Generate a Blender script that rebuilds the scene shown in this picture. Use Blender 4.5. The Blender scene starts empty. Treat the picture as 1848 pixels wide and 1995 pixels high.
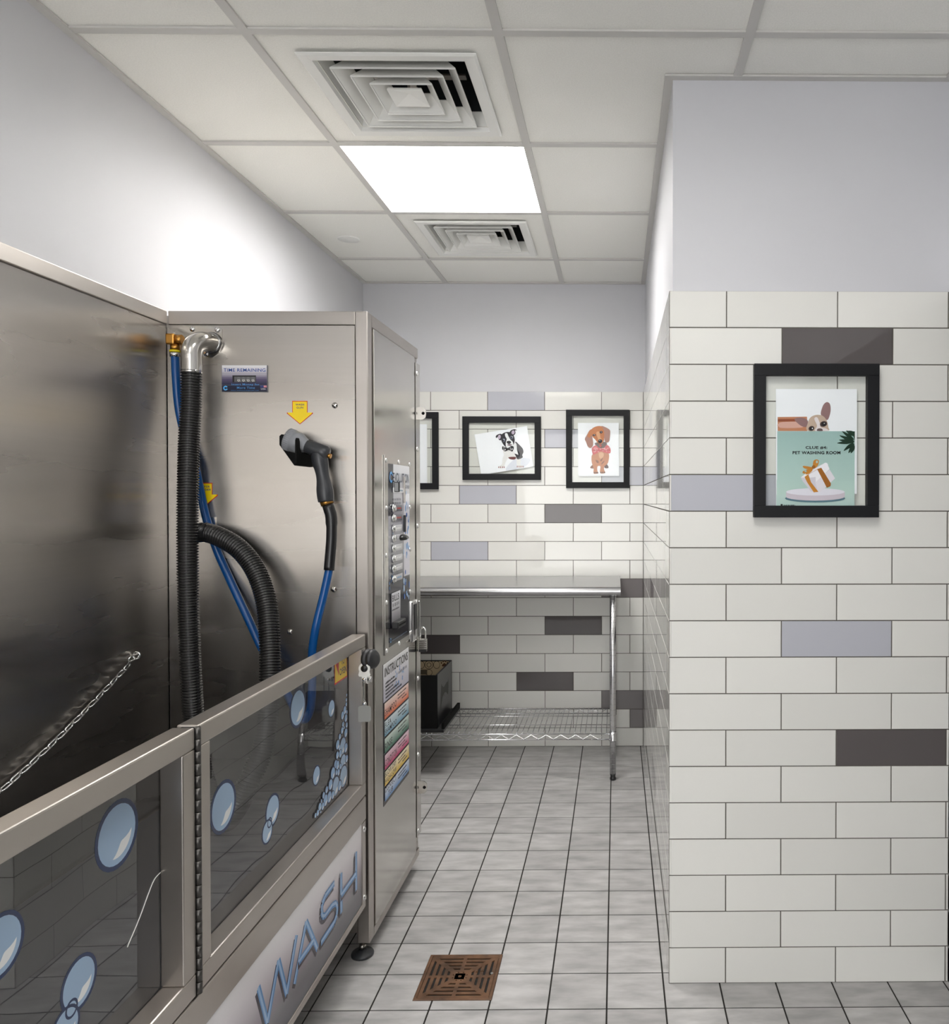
import bpy, bmesh, math, random
from mathutils import Vector, Matrix
random.seed(7)
PI = math.pi
V = Vector
C = bpy.context.scene.collection
sc = bpy.context.scene

# ------------------------------------------------------------------ camera
cam = bpy.data.cameras.new('camera')
camo = bpy.data.objects.new('camera', cam); C.objects.link(camo)
camo.location = (0, 0, 1.31977)
camo.rotation_euler = (PI/2 - 0.01231, 0, -0.01129)
cam.sensor_width = 36; cam.sensor_fit = 'AUTO'
cam.lens = 1540.26/1995*36
cam.shift_x = (924 - 1217.645)/1995
cam.shift_y = (986.754 - 997.5)/1995
cam.clip_start = .02
sc.camera = camo
# ------------------------------------------------------------------ world, exposure
sc.view_settings.view_transform = 'Standard'; sc.view_settings.look = 'None'
sc.view_settings.gamma = 1; sc.view_settings.use_curve_mapping = False
sc.view_settings.exposure = 1.2
w = bpy.data.worlds.new('world'); sc.world = w; w.use_nodes = True
w.node_tree.nodes['Background'].inputs[0].default_value = (1, 1, .995, 1)
w.node_tree.nodes['Background'].inputs[1].default_value = 2.6  # white background as fill, entering through the invented rear opening
LIGHT_A = 11.0      # luminous panel of the visible ceiling light
LIGHT_B = 5.6      # luminous panels of the ceiling lights behind the camera

# ------------------------------------------------------------------ materials
def lin(c): return c/12.92 if c <= .04045 else ((c+.055)/1.055)**2.4
def col(r, g, b): return (lin(r/255), lin(g/255), lin(b/255), 1)
MATS = {}
def mat(name, color=None, rough=.5, metal=0, attr=False, spec=.5, noise=None, bump=None, coat=0, emit=0, rnoise=None, aniso=0):
    """noise=(scale(x,y,z), amount), bump=(scale(x,y,z), strength, distance)"""
    m = bpy.data.materials.new(name); m.use_nodes = True
    nt = m.node_tree; b = nt.nodes['Principled BSDF']
    b.inputs['Roughness'].default_value = rough
    b.inputs['Metallic'].default_value = metal
    b.inputs['Specular IOR Level'].default_value = spec
    b.inputs['Coat Weight'].default_value = coat
    out = None
    if attr:
        a = nt.nodes.new('ShaderNodeAttribute'); a.attribute_name = 'Col'; out = a.outputs['Color']
    elif color:
        b.inputs['Base Color'].default_value = color
        r = nt.nodes.new('ShaderNodeRGB'); r.outputs[0].default_value = color; out = r.outputs[0]
    def tex(scale, detail=3):
        g = nt.nodes.new('ShaderNodeNewGeometry')
        mp = nt.nodes.new('ShaderNodeMapping'); mp.inputs['Scale'].default_value = scale
        n = nt.nodes.new('ShaderNodeTexNoise'); n.inputs['Scale'].default_value = 1; n.inputs['Detail'].default_value = detail
        nt.links.new(g.outputs['Position'], mp.inputs['Vector']); nt.links.new(mp.outputs[0], n.inputs['Vector'])
        return n.outputs['Fac']
    if noise:
        f = tex(noise[0], 5)
        mr = nt.nodes.new('ShaderNodeMapRange'); mr.inputs[1].default_value = .3; mr.inputs[2].default_value = .7
        mr.inputs[3].default_value = 1-noise[1]; mr.inputs[4].default_value = 1+noise[1]*.5
        nt.links.new(f, mr.inputs[0])
        mx = nt.nodes.new('ShaderNodeVectorMath'); mx.operation = 'SCALE'
        nt.links.new(out, mx.inputs[0]); nt.links.new(mr.outputs[0], mx.inputs['Scale']); out = mx.outputs[0]
    if out: nt.links.new(out, b.inputs['Base Color'])
    if rnoise:
        f = tex(rnoise[0], 4)
        mr = nt.nodes.new('ShaderNodeMapRange'); mr.inputs[1].default_value = .3; mr.inputs[2].default_value = .7
        mr.inputs[3].default_value = rnoise[1]; mr.inputs[4].default_value = rnoise[2]
        nt.links.new(f, mr.inputs[0]); nt.links.new(mr.outputs[0], b.inputs['Roughness'])
    if bump:
        f = tex(bump[0], 3)
        bp = nt.nodes.new('ShaderNodeBump'); bp.inputs['Strength'].default_value = bump[1]; bp.inputs['Distance'].default_value = bump[2]
        nt.links.new(f, bp.inputs['Height']); nt.links.new(bp.outputs[0], b.inputs['Normal'])
    if aniso:
        b.inputs['Anisotropic'].default_value = aniso
        tg = nt.nodes.new('ShaderNodeTangent'); tg.direction_type = 'RADIAL'; tg.axis = 'Z'; nt.links.new(tg.outputs[0], b.inputs['Tangent'])
    if emit:
        b.inputs['Emission Color'].default_value = (1, .985, .96, 1); b.inputs['Emission Strength'].default_value = emit
    MATS[name] = m
    return m
paint = mat('wall_paint', col(206, 206, 210), .55, noise=((3, 3, 3), .02), bump=((60, 60, 60), .08, .002))
tile_m = mat('glazed_tile', attr=True, rough=.03, spec=.35)
grout_m = mat('wall_grout', col(92, 87, 81), .9)
floor_m = mat('floor_tile', attr=True, rough=.38, noise=((9, 26, 9), .28))
fgrout_m = mat('floor_grout', col(40, 37, 34), .95)
ceil_m = mat('ceiling_panel', col(246, 245, 239), .95, noise=((260, 260, 260), .05), bump=((320, 320, 320), .35, .002))
grid_m = mat('ceiling_grid', col(206, 204, 200), .5)
white_m = mat('white_metal', col(236, 236, 232), .4)
duct_m = mat('duct_dark', col(38, 42, 46), .6)
steel = mat('brushed_steel', (.46, .432, .40, 1), .27, 1, noise=((2, 2, 120), .02), rnoise=((1.2, 1.2, 7), .24, .31), aniso=.75)
steel_v = mat('steel_frame', (.50, .465, .432, 1), .32, 1, noise=((5, 5, 12), .06))
steel_s = mat('smooth_steel', (.62, .60, .565, 1), .16, 1, noise=((3, 3, 3), .06), rnoise=((3, 3, 6), .12, .24))
chrome = mat('chrome', (.78, .78, .78, 1), .1, 1)
wire_m = mat('wire_chrome', (.62, .62, .63, 1), .22, 1)
galv = mat('table_steel', (.47, .47, .475, 1), .27, 1, noise=((3, 60, 60), .06))
brass = mat('brass', col(190, 140, 70), .35, 1)
black_p = mat('black_plastic', (.012, .012, .013, 1), .32)
rubber = mat('black_rubber', (.022, .022, .025, 1), .45)
matte_black = mat('matte_black', (.004, .004, .004, 1), .7, spec=.15)
frame_b = mat('frame_black', (.006, .0065, .008, 1), .55, spec=.3)
hose_b = mat('blue_hose', (.002, .07, .26, 1), .3, bump=((300, 300, 300), .1, .001))
hose_k = mat('corrugated_black', (.02, .0195, .0195, 1), .2, spec=.8)
gun_g = mat('gun_grey', (.035, .037, .042, 1), .38)
gun_l = mat('gun_light_grey', (.27, .28, .30, 1), .42)
yellow_m = mat('yellow_ring', col(235, 215, 20), .5)
rust = mat('rusty_iron', col(108, 76, 52), .45, .1, noise=((18, 18, 18), .6), rnoise=((20, 20, 20), .25, .7))
pit_shade = mat('drain_pit', (.006, .006, .005, 1), .8)  # near-black colour that paints in the darkness below the grate
print_m = mat('printed', attr=True, rough=.45, spec=.4)
decal_m = mat('glossy_decal', attr=True, rough=.25)
panel_m = mat('control_print', attr=True, rough=.12)
light_m = mat('light_panel', (1, 1, 1, 1), .6, emit=LIGHT_A)
light_b = mat('light_panel_rear', (1, 1, 1, 1), .6, emit=LIGHT_B)

def glassmat(name, tint, ior, mixmin=0):
    m = bpy.data.materials.new(name); m.use_nodes = True; nt = m.node_tree
    nt.nodes.remove(nt.nodes['Principled BSDF'])
    t = nt.nodes.new('ShaderNodeBsdfTransparent'); t.inputs[0].default_value = tint
    g = nt.nodes.new('ShaderNodeBsdfGlossy'); g.inputs['Roughness'].default_value = .012
    g.inputs['Color'].default_value = (.95, .95, .95, 1)
    f = nt.nodes.new('ShaderNodeFresnel'); f.inputs['IOR'].default_value = ior
    x = nt.nodes.new('ShaderNodeMixShader')
    bf = nt.nodes.new('ShaderNodeNewGeometry'); mu = nt.nodes.new('ShaderNodeMath'); mu.operation = 'MULTIPLY'; sb_ = nt.nodes.new('ShaderNodeMath'); sb_.operation = 'SUBTRACT'
    sb_.inputs[0].default_value = 1; nt.links.new(bf.outputs['Backfacing'], sb_.inputs[1]); nt.links.new(f.outputs[0], mu.inputs[0]); nt.links.new(sb_.outputs[0], mu.inputs[1])
    nt.links.new(mu.outputs[0], x.inputs[0]); nt.links.new(t.outputs[0], x.inputs[1]); nt.links.new(g.outputs[0], x.inputs[2])
    if name == 'acrylic_pane':
        n = nt.nodes.new('ShaderNodeTexNoise'); n.inputs['Scale'].default_value = 7; n.inputs['Detail'].default_value = 0
        ge = nt.nodes.new('ShaderNodeNewGeometry'); nt.links.new(ge.outputs['Position'], n.inputs['Vector'])
        bp = nt.nodes.new('ShaderNodeBump'); bp.inputs['Strength'].default_value = .12; bp.inputs['Distance'].default_value = .004
        nt.links.new(n.outputs['Fac'], bp.inputs['Height']); nt.links.new(bp.outputs[0], g.inputs['Normal'])
    nt.links.new(x.outputs[0], nt.nodes['Material Output'].inputs['Surface'])
    return m
acrylic = glassmat('acrylic_pane', (.88, .90, .93, 1), 1.95)
frameglass = glassmat('frame_glass', (.982, .99, .985, 1), 1.4)

# ------------------------------------------------------------------ mesh builder
WORLD = {}
def catmull(P, step, closed=False):
    P = [V(p) for p in P]; out = []
    n = len(P)
    if closed: Q = [P[-1]] + P + [P[0], P[1]]; segs = n
    else: Q = [P[0]*2-P[1]] + P + [P[-1]*2-P[-2]]; segs = n-1
    for i in range(segs):
        a, b, c, d = Q[i:i+4]
        k = max(1, int((c-b).length/step + .5))
        for j in range(k):
            t = j/k
            out.append(.5*((2*b)+(c-a)*t+(2*a-5*b+4*c-d)*t*t+(3*b-a-3*c+d)*t**3))
    if not closed: out.append(P[-1])
    return out
class MB:
    def __init__(s):
        s.bm = bmesh.new(); s.cl = s.bm.loops.layers.float_color.new('Col'); s.mats = []
    def mi(s, m):
        if m not in s.mats: s.mats.append(m)
        return s.mats.index(m)
    def face(s, vs, m, c=None, smooth=False):
        try: f = s.bm.faces.new(vs)
        except ValueError: return None
        f.material_index = s.mi(m); f.smooth = smooth
        if c is not None:
            for i, l in enumerate(f.loops): l[s.cl] = c[i] if isinstance(c[0], (tuple, list)) else c
        return f
    def poly(s, pts, m, c=None):
        return s.face([s.bm.verts.new(p) for p in pts], m, c)
    def box(s, a, b, m, c=None, bev=0, skip=()):
        x0, x1 = sorted((a[0], b[0])); y0, y1 = sorted((a[1], b[1])); z0, z1 = sorted((a[2], b[2]))
        p = [s.bm.verts.new(q) for q in ((x0,y0,z0),(x1,y0,z0),(x1,y1,z0),(x0,y1,z0),(x0,y0,z1),(x1,y0,z1),(x1,y1,z1),(x0,y1,z1))]
        F = {'-z': (0,3,2,1), '+z': (4,5,6,7), '-y': (0,1,5,4), '+x': (1,2,6,5), '+y': (2,3,7,6), '-x': (3,0,4,7)}
        fs = [s.face([p[i] for i in ix], m, c) for k, ix in F.items() if k not in skip]
        if bev and not skip:
            es = list({e for f in fs for e in f.edges})
            r = bmesh.ops.bevel(s.bm, geom=es, offset=bev, segments=2, affect='EDGES', profile=.5)
            for f in r['faces']:
                f.material_index = s.mi(m)
                if c is not None:
                    for l in f.loops: l[s.cl] = c
        return s
    def prism(s, pts, n, m, c=None, c2=None):
        """closed planar outline extruded by vector n"""
        n = V(n); a = [s.bm.verts.new(V(p)) for p in pts]; b = [s.bm.verts.new(V(p)+n) for p in pts]
        s.face(a[::-1], m, c); s.face(b, m, c)
        k = len(a)
        for i in range(k): s.face([a[i], a[(i+1) % k], b[(i+1) % k], b[i]], m, c2 or c)
        return s
    def sweep(s, P, r, m, seg=14, closed=False, caps=True, c=None):
        P = [V(p) for p in P]; n = len(P)
        rad = (lambda i: r) if not callable(r) else r
        rings = []; prev = None
        for i in range(n):
            if closed: t = P[(i+1) % n]-P[i-1]
            else: t = P[min(i+1, n-1)]-P[max(i-1, 0)]
            t.normalize()
            if prev is None:
                u = t.orthogonal().normalized()
            else:
                u = prev - t*prev.dot(t)
                u = u.normalized() if u.length > 1e-8 else t.orthogonal().normalized()
            prev = u; v = t.cross(u); q = rad(i)
            rings.append([s.bm.verts.new(P[i]+u*math.cos(2*PI*k/seg)*q+v*math.sin(2*PI*k/seg)*q) for k in range(seg)])
        for i in range(n if closed else n-1):
            a, b = rings[i], rings[(i+1) % n]
            sh = 0
            if closed and i == n-1:
                sh = min(range(seg), key=lambda k: (a[0].co-b[k].co).length)
            for k in range(seg): s.face([a[k], a[(k+1) % seg], b[(k+1+sh) % seg], b[(k+sh) % seg]], m, c, True)
        if caps and not closed:
            s.face(rings[0][::-1], m, c); s.face(rings[-1], m, c)
        return s
    def cyl(s, a, b, r, m, seg=20, r2=None, c=None):
        r2 = r if r2 is None else r2
        return s.sweep([a, b], lambda i: (r, r2)[i], m, seg, c=c)
    def lathe(s, o, ax, prof, m, seg=24):
        """prof: (distance along ax, radius); end radii 0 close it"""
        o = V(o); ax = V(ax).normalized(); u = ax.orthogonal().normalized(); v = ax.cross(u); rings = []
        for d, r in prof:
            rings.append([s.bm.verts.new(o+ax*d+(u*math.cos(2*PI*k/seg)+v*math.sin(2*PI*k/seg))*max(r, 1e-5)) for k in range(seg)])
        for a, b in zip(rings, rings[1:]):
            for k in range(seg): s.face([a[k], a[(k+1) % seg], b[(k+1) % seg], b[k]], m, None, True)
        s.face(rings[0][::-1], m); s.face(rings[-1], m)
        return s
    def dome(s, o, n, r, m, h=None, seg=14):
        h = h or r*.6
        return s.lathe(o, n, [(-.001, r), (0, r), (h*.5, r*.86), (h*.85, r*.5), (h, .0001)], m, seg)
    def build(s, name, parent=None, smooth=False, angle=None):
        me = bpy.data.meshes.new(name)
        bmesh.ops.recalc_face_normals(s.bm, faces=s.bm.faces)
        s.bm.to_mesh(me); s.bm.free()
        for m in s.mats: me.materials.append(m)
        co = [v.co for v in me.vertices]
        lo = V([min(c[i] for c in co) for i in range(3)]); hi = V([max(c[i] for c in co) for i in range(3)])
        ce = (lo+hi)/2; me.transform(Matrix.Translation(-ce))
        o = bpy.data.objects.new(name, me); C.objects.link(o)
        if parent is not None:
            o.parent = parent; o.location = ce - WORLD[parent.name]
        else: o.location = ce
        WORLD[o.name] = ce
        return o
def thing(name, label, cat, loc, group=None):
    o = bpy.data.objects.new(name, None); C.objects.link(o); o.location = loc; WORLD[o.name] = V(loc)
    o.empty_display_size = .05
    o['label'] = label; o['category'] = cat
    if group: o['group'] = group
    return o
def tag(o, label, cat, group=None):
    o['label'] = label; o['category'] = cat
    if group: o['group'] = group
    return o
def struct(o): o['kind'] = 'structure'; return o
# flat printing on a plane: origin o, right r, up u
TXT = {}
def text_geo(s, bold):
    k = (s, bold)
    if k in TXT: return TXT[k]
    cu = bpy.data.curves.new('t', 'FONT'); cu.body = s; cu.offset = bold; cu.resolution_u = 3; cu.space_character = 1.08
    ob = bpy.data.objects.new('t', cu); C.objects.link(ob)
    dg = bpy.context.evaluated_depsgraph_get(); dg.update()
    me = bpy.data.meshes.new_from_object(ob.evaluated_get(dg))
    vs = [tuple(v.co[:2]) for v in me.vertices]; fs = [tuple(p.vertices) for p in me.polygons]
    bpy.data.objects.remove(ob); bpy.data.curves.remove(cu); bpy.data.meshes.remove(me)
    x0 = min(v[0] for v in vs); x1 = max(v[0] for v in vs); y0 = min(v[1] for v in vs); y1 = max(v[1] for v in vs)
    TXT[k] = ([((x-x0)/(x1-x0), (y-y0)/(y1-y0)) for x, y in vs], fs)
    return TXT[k]
class Plane:
    """2-D drawing surface; P(x, y, k) = point, k layers off the face"""
    def __init__(s, mb, o, r, u, n, m, eps=.00003):
        s.mb, s.o, s.r, s.u, s.n, s.m, s.eps, s.k = mb, V(o), V(r), V(u), V(n), m, eps, 1
    def P(s, x, y, k): return s.o + s.r*x + s.u*y + s.n*(s.eps*k)
    def poly(s, pts, c, smooth=None, k=None):
        s.k += 1; k = s.k if k is None else k
        if smooth:
            pts = [(p.x, p.y) for p in catmull([(x, y, 0) for x, y in pts], smooth, True)]
        s.mb.poly([s.P(x, y, k) for x, y in pts], s.m, c)
    def rect(s, x0, y0, x1, y1, c, c2=None):
        """c2: colour at the top"""
        s.k += 1
        cc = [c, c, c2, c2] if c2 else c
        s.mb.poly([s.P(*p, s.k) for p in ((x0, y0), (x1, y0), (x1, y1), (x0, y1))], s.m, cc)
    def ell(s, x, y, rx, ry, c, n=24, rot=0):
        a, b = math.cos(rot), math.sin(rot)
        s.poly([(x+rx*math.cos(t)*a-ry*math.sin(t)*b, y+rx*math.cos(t)*b+ry*math.sin(t)*a) for t in (2*PI*i/n for i in range(n))], c)
    def line(s, pts, wd, c):
        for (x0, y0), (x1, y1) in zip(pts, pts[1:]):
            L = math.hypot(x1-x0, y1-y0)
            if L < 1e-9: continue
            dx, dy = -(y1-y0)/L*wd/2, (x1-x0)/L*wd/2
            s.poly([(x0+dx, y0+dy), (x0-dx, y0-dy), (x1-dx, y1-dy), (x1+dx, y1+dy)], c)
    def ring(s, x, y, r, wd, c, a0=0, a1=2*PI, n=28, sy=1):
        s.k += 1
        for i in range(n):
            t0, t1 = a0+(a1-a0)*i/n, a0+(a1-a0)*(i+1)/n
            q = [(r-wd/2, t0), (r+wd/2, t0), (r+wd/2, t1), (r-wd/2, t1)]
            s.mb.poly([s.P(x+a*math.cos(t), y+a*math.sin(t)*sy, s.k) for a, t in q], s.m, c)
    def text(s, t, x0, y0, wd, ht, c, bold=0.0):
        s.k += 1
        vs, fs = text_geo(t, bold)
        b = [s.mb.bm.verts.new(s.P(x0+x*wd, y0+y*ht, s.k)) for x, y in vs]
        for f in fs: s.mb.face([b[i] for i in f], s.m, c)
    def scribble(s, x0, y0, wd, ht, c, n=None):
        """a line of print too small to read"""
        s.k += 1; x = x0; rnd = random.Random(int(x0*1e5+y0*1e6))
        while x < x0+wd:
            L = min(ht*rnd.uniform(.35, .8), x0+wd-x)
            h = ht*rnd.uniform(.7, 1)
            s.mb.poly([s.P(*p, s.k) for p in ((x, y0), (x+L, y0), (x+L, y0+h), (x, y0+h))], s.m, c); x += L + ht*rnd.choice((.16, .16, .16, .5))

# ================================================================== SETTING
XL, XP, YB, YF, XR, H = -1.33, .142, 4.171, 2.126, .902, 2.44
YR = -1.5        # wall behind the camera
TT, TR, TW = 1.8728, .09865, .29925   # tile top, row pitch, column pitch
def twhite():
    d = random.uniform(-4, 4); return col(228+d, 227+d, 222+d)
TC = {'d': lambda: col(97, 92, 92), 'm': lambda: col(126, 121, 121), 'l': lambda: col(186, 187, 195), 'w': twhite}
def tile_wall(mb, o, r, n, length, x0, special, ends=True):
    """tiles on the plane o + r*x, outward n; joints at x0 + k*TW on even rows, half a tile over on odd rows"""
    o, r, n = V(o), V(r), V(n)
    g = .0013; t = .009
    mb.poly([o+r*0+n*.0075, o+r*length+n*.0075, o+r*length+n*.0075+V((0, 0, TT-.001)), o+n*.0075+V((0, 0, TT-.001))], grout_m)
    for row in range(19):
        z1 = TT-row*TR; z0 = max(.0, z1-TR)
        k0 = -40
        for k in range(-40, 40):
            a = x0+(k+(.5 if row % 2 else 0))*TW; b = a+TW
            a, b = max(a, 0), min(b, length)
            if b-a < .006: continue
            key = special.get((row, k)) or ('w' if random.random() > special.get('p', 0) else random.choice('dlm'))
            c = TC[key]()
            pa = [o+r*(a+g)+V((0, 0, z0+g)), o+r*(b-g)+V((0, 0, z0+g)), o+r*(b-g)+V((0, 0, z1-g)), o+r*(a+g)+V((0, 0, z1-g))]
            mid = sum(pa, V())/4
            front = [mb.bm.verts.new(p+n*t+(mid-p).normalized()*.0012) for p in pa]
            side = [mb.bm.verts.new(p+n*(t-.0012)) for p in pa]
            back = [mb.bm.verts.new(p) for p in pa]
            mb.face(front, tile_m, c)
            for i in range(4):
                j = (i+1) % 4
                mb.face([side[i], side[j], front[j], front[i]], tile_m, c)
                mb.face([back[i], back[j], side[j], side[i]], tile_m, c)
# ---- floor
mb = MB()
mb.box((XL-.1, YR-.1, -.03), (XR+.1, YB+.1, -.0015), fgrout_m)
S = .1524
for i in range(-14, 22):
    for j in range(-26, 20):
        x0, y0 = -.48235+S*j, 2.02229+S*i
        if x0+S < XL or x0 > XR or y0+S < YR-.05 or y0 > YB: continue
        if y0 > YF and x0 > XP+.02: continue
        d = random.uniform(-9, 9); c = col(184+d, 182+d, 181+d)
        hx0, hx1, hy0, hy1 = x0+.0023, x0+S-.0023, y0+.0023, y0+S-.0023
        dx0, dx1, dy0, dy1 = -.5345, -.3265, 2.0595, 2.2665
        rects = [(hx0, hx1, hy0, hy1)]
        if hx1 > dx0 and hx0 < dx1 and hy1 > dy0 and hy0 < dy1:      # cut round the floor drain
            rects = []
            if hx0 < dx0: rects.append((hx0, dx0, hy0, hy1))
            if hx1 > dx1: rects.append((dx1, hx1, hy0, hy1))
            a, b = max(hx0, dx0), min(hx1, dx1)
            if hy0 < dy0: rects.append((a, b, hy0, dy0))
            if hy1 > dy1: rects.append((a, b, dy1, hy1))
        for (a, b, e, f) in rects:
            mb.box((a, e, -.002), (b, f, 0), floor_m, c, skip=('-z',))
floor = struct(mb.build('floor'))
# ---- walls
def wall(name, a, b, m=paint):
    mb = MB(); mb.box(a, b, m); return struct(mb.build(name))
wl = wall('wall_left', (XL-.1, YR-.1, 0), (XL, YB+.1, H+.3))
wb = wall('wall_back', (XL, YB+.010, 0), (XP+.012, YB+.1, H+.3))
wp = wall('wall_passage', (XP+.010, YF+.011, 0), (XR+.1, YB+.1, H+.3))      # block whose two faces are the passage wall and the wall with the poster
wr = wall('wall_right', (XR, YR-.1, 0), (XR+.1, YF+.011, H+.3))
wre = MB()  # rear wall with an invented opening, added to let fill light in
for a, b in (((XL, YR-.1, 0), (-1.2, YR, H+.3)), ((.34, YR-.1, 0), (XR, YR, H+.3)), ((-1.2, YR-.1, 2.1), (.34, YR, H+.3)), ((-1.2, YR-.1, 0), (.34, YR, .35))): wre.box(a, b, paint)
struct(wre.build('wall_rear'))
sb = {(0, 1): 'l', (2, 2): 'l', (4, 3): 'l', (5, 0): 'l', (6, 2): 'd', (8, 0): 'l', (10, 3): 'm', (12, 2): 'd', (13, -1): 'd', (15, 1): 'd', (16, 3): 'm', (17, 3): 'm', 'p': 0}
mb = MB(); tile_wall(mb, (XL, YB+.009, 0), (1, 0, 0), (0, -1, 0), XP-XL, -.97571-XL, sb); mb.build('tile_cladding', wb)
sf = {(1, 0): 'd', (5, -1): 'l', (9, 0): 'l', (12, 1): 'd', 'p': 0}
mb = MB(); tile_wall(mb, (XP, YF+.009, 0), (1, 0, 0), (0, -1, 0), XR-XP, .296-XP, sf); mb.build('tile_cladding', wp)
spz = {(4, 1): 'l', (4, 2): 'l', (10, 6): 'm', (16, 6): 'm', (17, 6): 'm', (2, 3): 'l', (7, 4): 'l', (9, 2): 'm', (13, 3): 'l', (14, 5): 'd', (6, 5): 'l', (11, 4): 'd', (16, 2): 'd', 'p': 0}
mb = MB(); tile_wall(mb, (XP+.009, YF, 0), (0, 1, 0), (-1, 0, 0), YB-YF, .14, spz); mb.build('tile_cladding', wp)
mb = MB(); tile_wall(mb, (XR+.009, YR, 0), (0, 1, 0), (-1, 0, 0), YF-YR+.01, .1, {'p': .07}); mb.build('tile_cladding', wr)
# ---- ceiling: lay-in panels, T-bars, wall angle
GX, GY, GP = -.89527, 1.92885, .6096
def cellx(i): return GX+GP*i
def celly(j): return GY+GP*j
LIGHTS = [(0, 1)]; REAR = [(1, -2), (0, -4)]; VENTS = [(0, 0), (0, 2)]
mb = MB()
for i in range(-1, 4):
    for j in range(-6, 5):
        x0, x1, y0, y1 = max(cellx(i), XL), min(cellx(i+1), XR), max(celly(j), YR), min(celly(j+1), YB)
        if x1-x0 < .03 or y1-y0 < .03 or (x0 > XP and y0 > YF): continue
        if (i, j) in LIGHTS+REAR: continue
        z = H+.006
        if (i, j) in VENTS:
            cx, cy, h = (-.582, 2.24, .19) if j == 0 else (-.594, 3.458, .19)
            for a, b in (((x0, y0, z), (x1, cy-h, z+.012)), ((x0, cy+h, z), (x1, y1, z+.012)), ((x0, cy-h, z), (cx-h, cy+h, z+.012)), ((cx+h, cy-h, z), (x1, cy+h, z+.012))):
                mb.box(a, b, ceil_m)
        else:
            mb.box((x0, y0, z), (x1, y1, z+.012), ceil_m)
mb.box((XL, YR, H+.28), (XR, YB, H+.3), duct_m)
ceiling = struct(mb.build('ceiling'))
mb = MB(); hw = .0119
def tbar(x0, x1, y0, y1):
    mb.box((x0, y0, H), (x1, y1, H+.0055), grid_m)
for i in range(0, 4):
    x = cellx(i)
    if x < XR: tbar(x-hw, x+hw, YR, YB if x < XP else YF+.01)
for j in range(-5, 4):
    y = celly(j)
    xs = [XL]+[cellx(i) for i in range(0, 4) if XL < cellx(i) < XR]+[XR]
    for a, b in zip(xs, xs[1:]):
        if y > YF: b = min(b, XP+.01)
        if b-a > .03: tbar(a+(hw if a > XL else 0), b-(hw if b < XR and b > XP+.02 or b < XP else 0), y-hw, y+hw)
struct(mb.build('trim_1'))
mb = MB(); aw = .022
mb.box((XL, YR, H-.001), (XL+aw, YB+.01, H+.0045), grid_m)
mb.box((XL+aw, YB+.010-aw, H-.001), (XP+.01, YB+.01, H+.0045), grid_m)
mb.box((XP+.010-aw, YF+.011-aw, H-.001), (XP+.010, YB+.010-aw, H+.0045), grid_m)
mb.box((XP+.010, YF+.011-aw, H-.001), (XR, YF+.011, H+.0045), grid_m)
mb.box((XR-aw, YR, H-.001), (XR, YF+.011-aw, H+.0045), grid_m)
struct(mb.build('trim_2'))

# ================================================================== CEILING FITTINGS
def troffer(i, j, label, m):
    x0, x1, y0, y1 = cellx(i)+hw, cellx(i+1)-hw, celly(j)+hw, celly(j+1)-hw
    t = thing('ceiling_light', label, 'light', ((x0+x1)/2, (y0+y1)/2, H))
    b = MB(); d = .105; e = .001
    b.box((x0-.004, y0-.004, H+.006), (x0, y1+.004, H+d), white_m); b.box((x1, y0-.004, H+.006), (x1+.004, y1+.004, H+d), white_m)
    b.box((x0, y0-.004, H+.006), (x1, y0, H+d), white_m); b.box((x0, y1, H+.006), (x1, y1+.004, H+d), white_m)
    b.box((x0-.004, y0-.004, H+d), (x1+.004, y1+.004, H+d+.02), white_m)
    b.build('housing', t)
    b = MB(); b.box((x0+.003, y0+.003, H+d-.006), (x1-.003, y1-.003, H+d-.001), m); b.build('luminous_panel', t)
    return t
troffer(0, 1, 'bright recessed square ceiling light between the two ceiling vents', light_m)
troffer(1, -2, 'recessed ceiling light above the viewer, outside the picture', light_b)
troffer(0, -4, 'recessed ceiling light over the near end of the tub, outside the picture', light_b)

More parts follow.
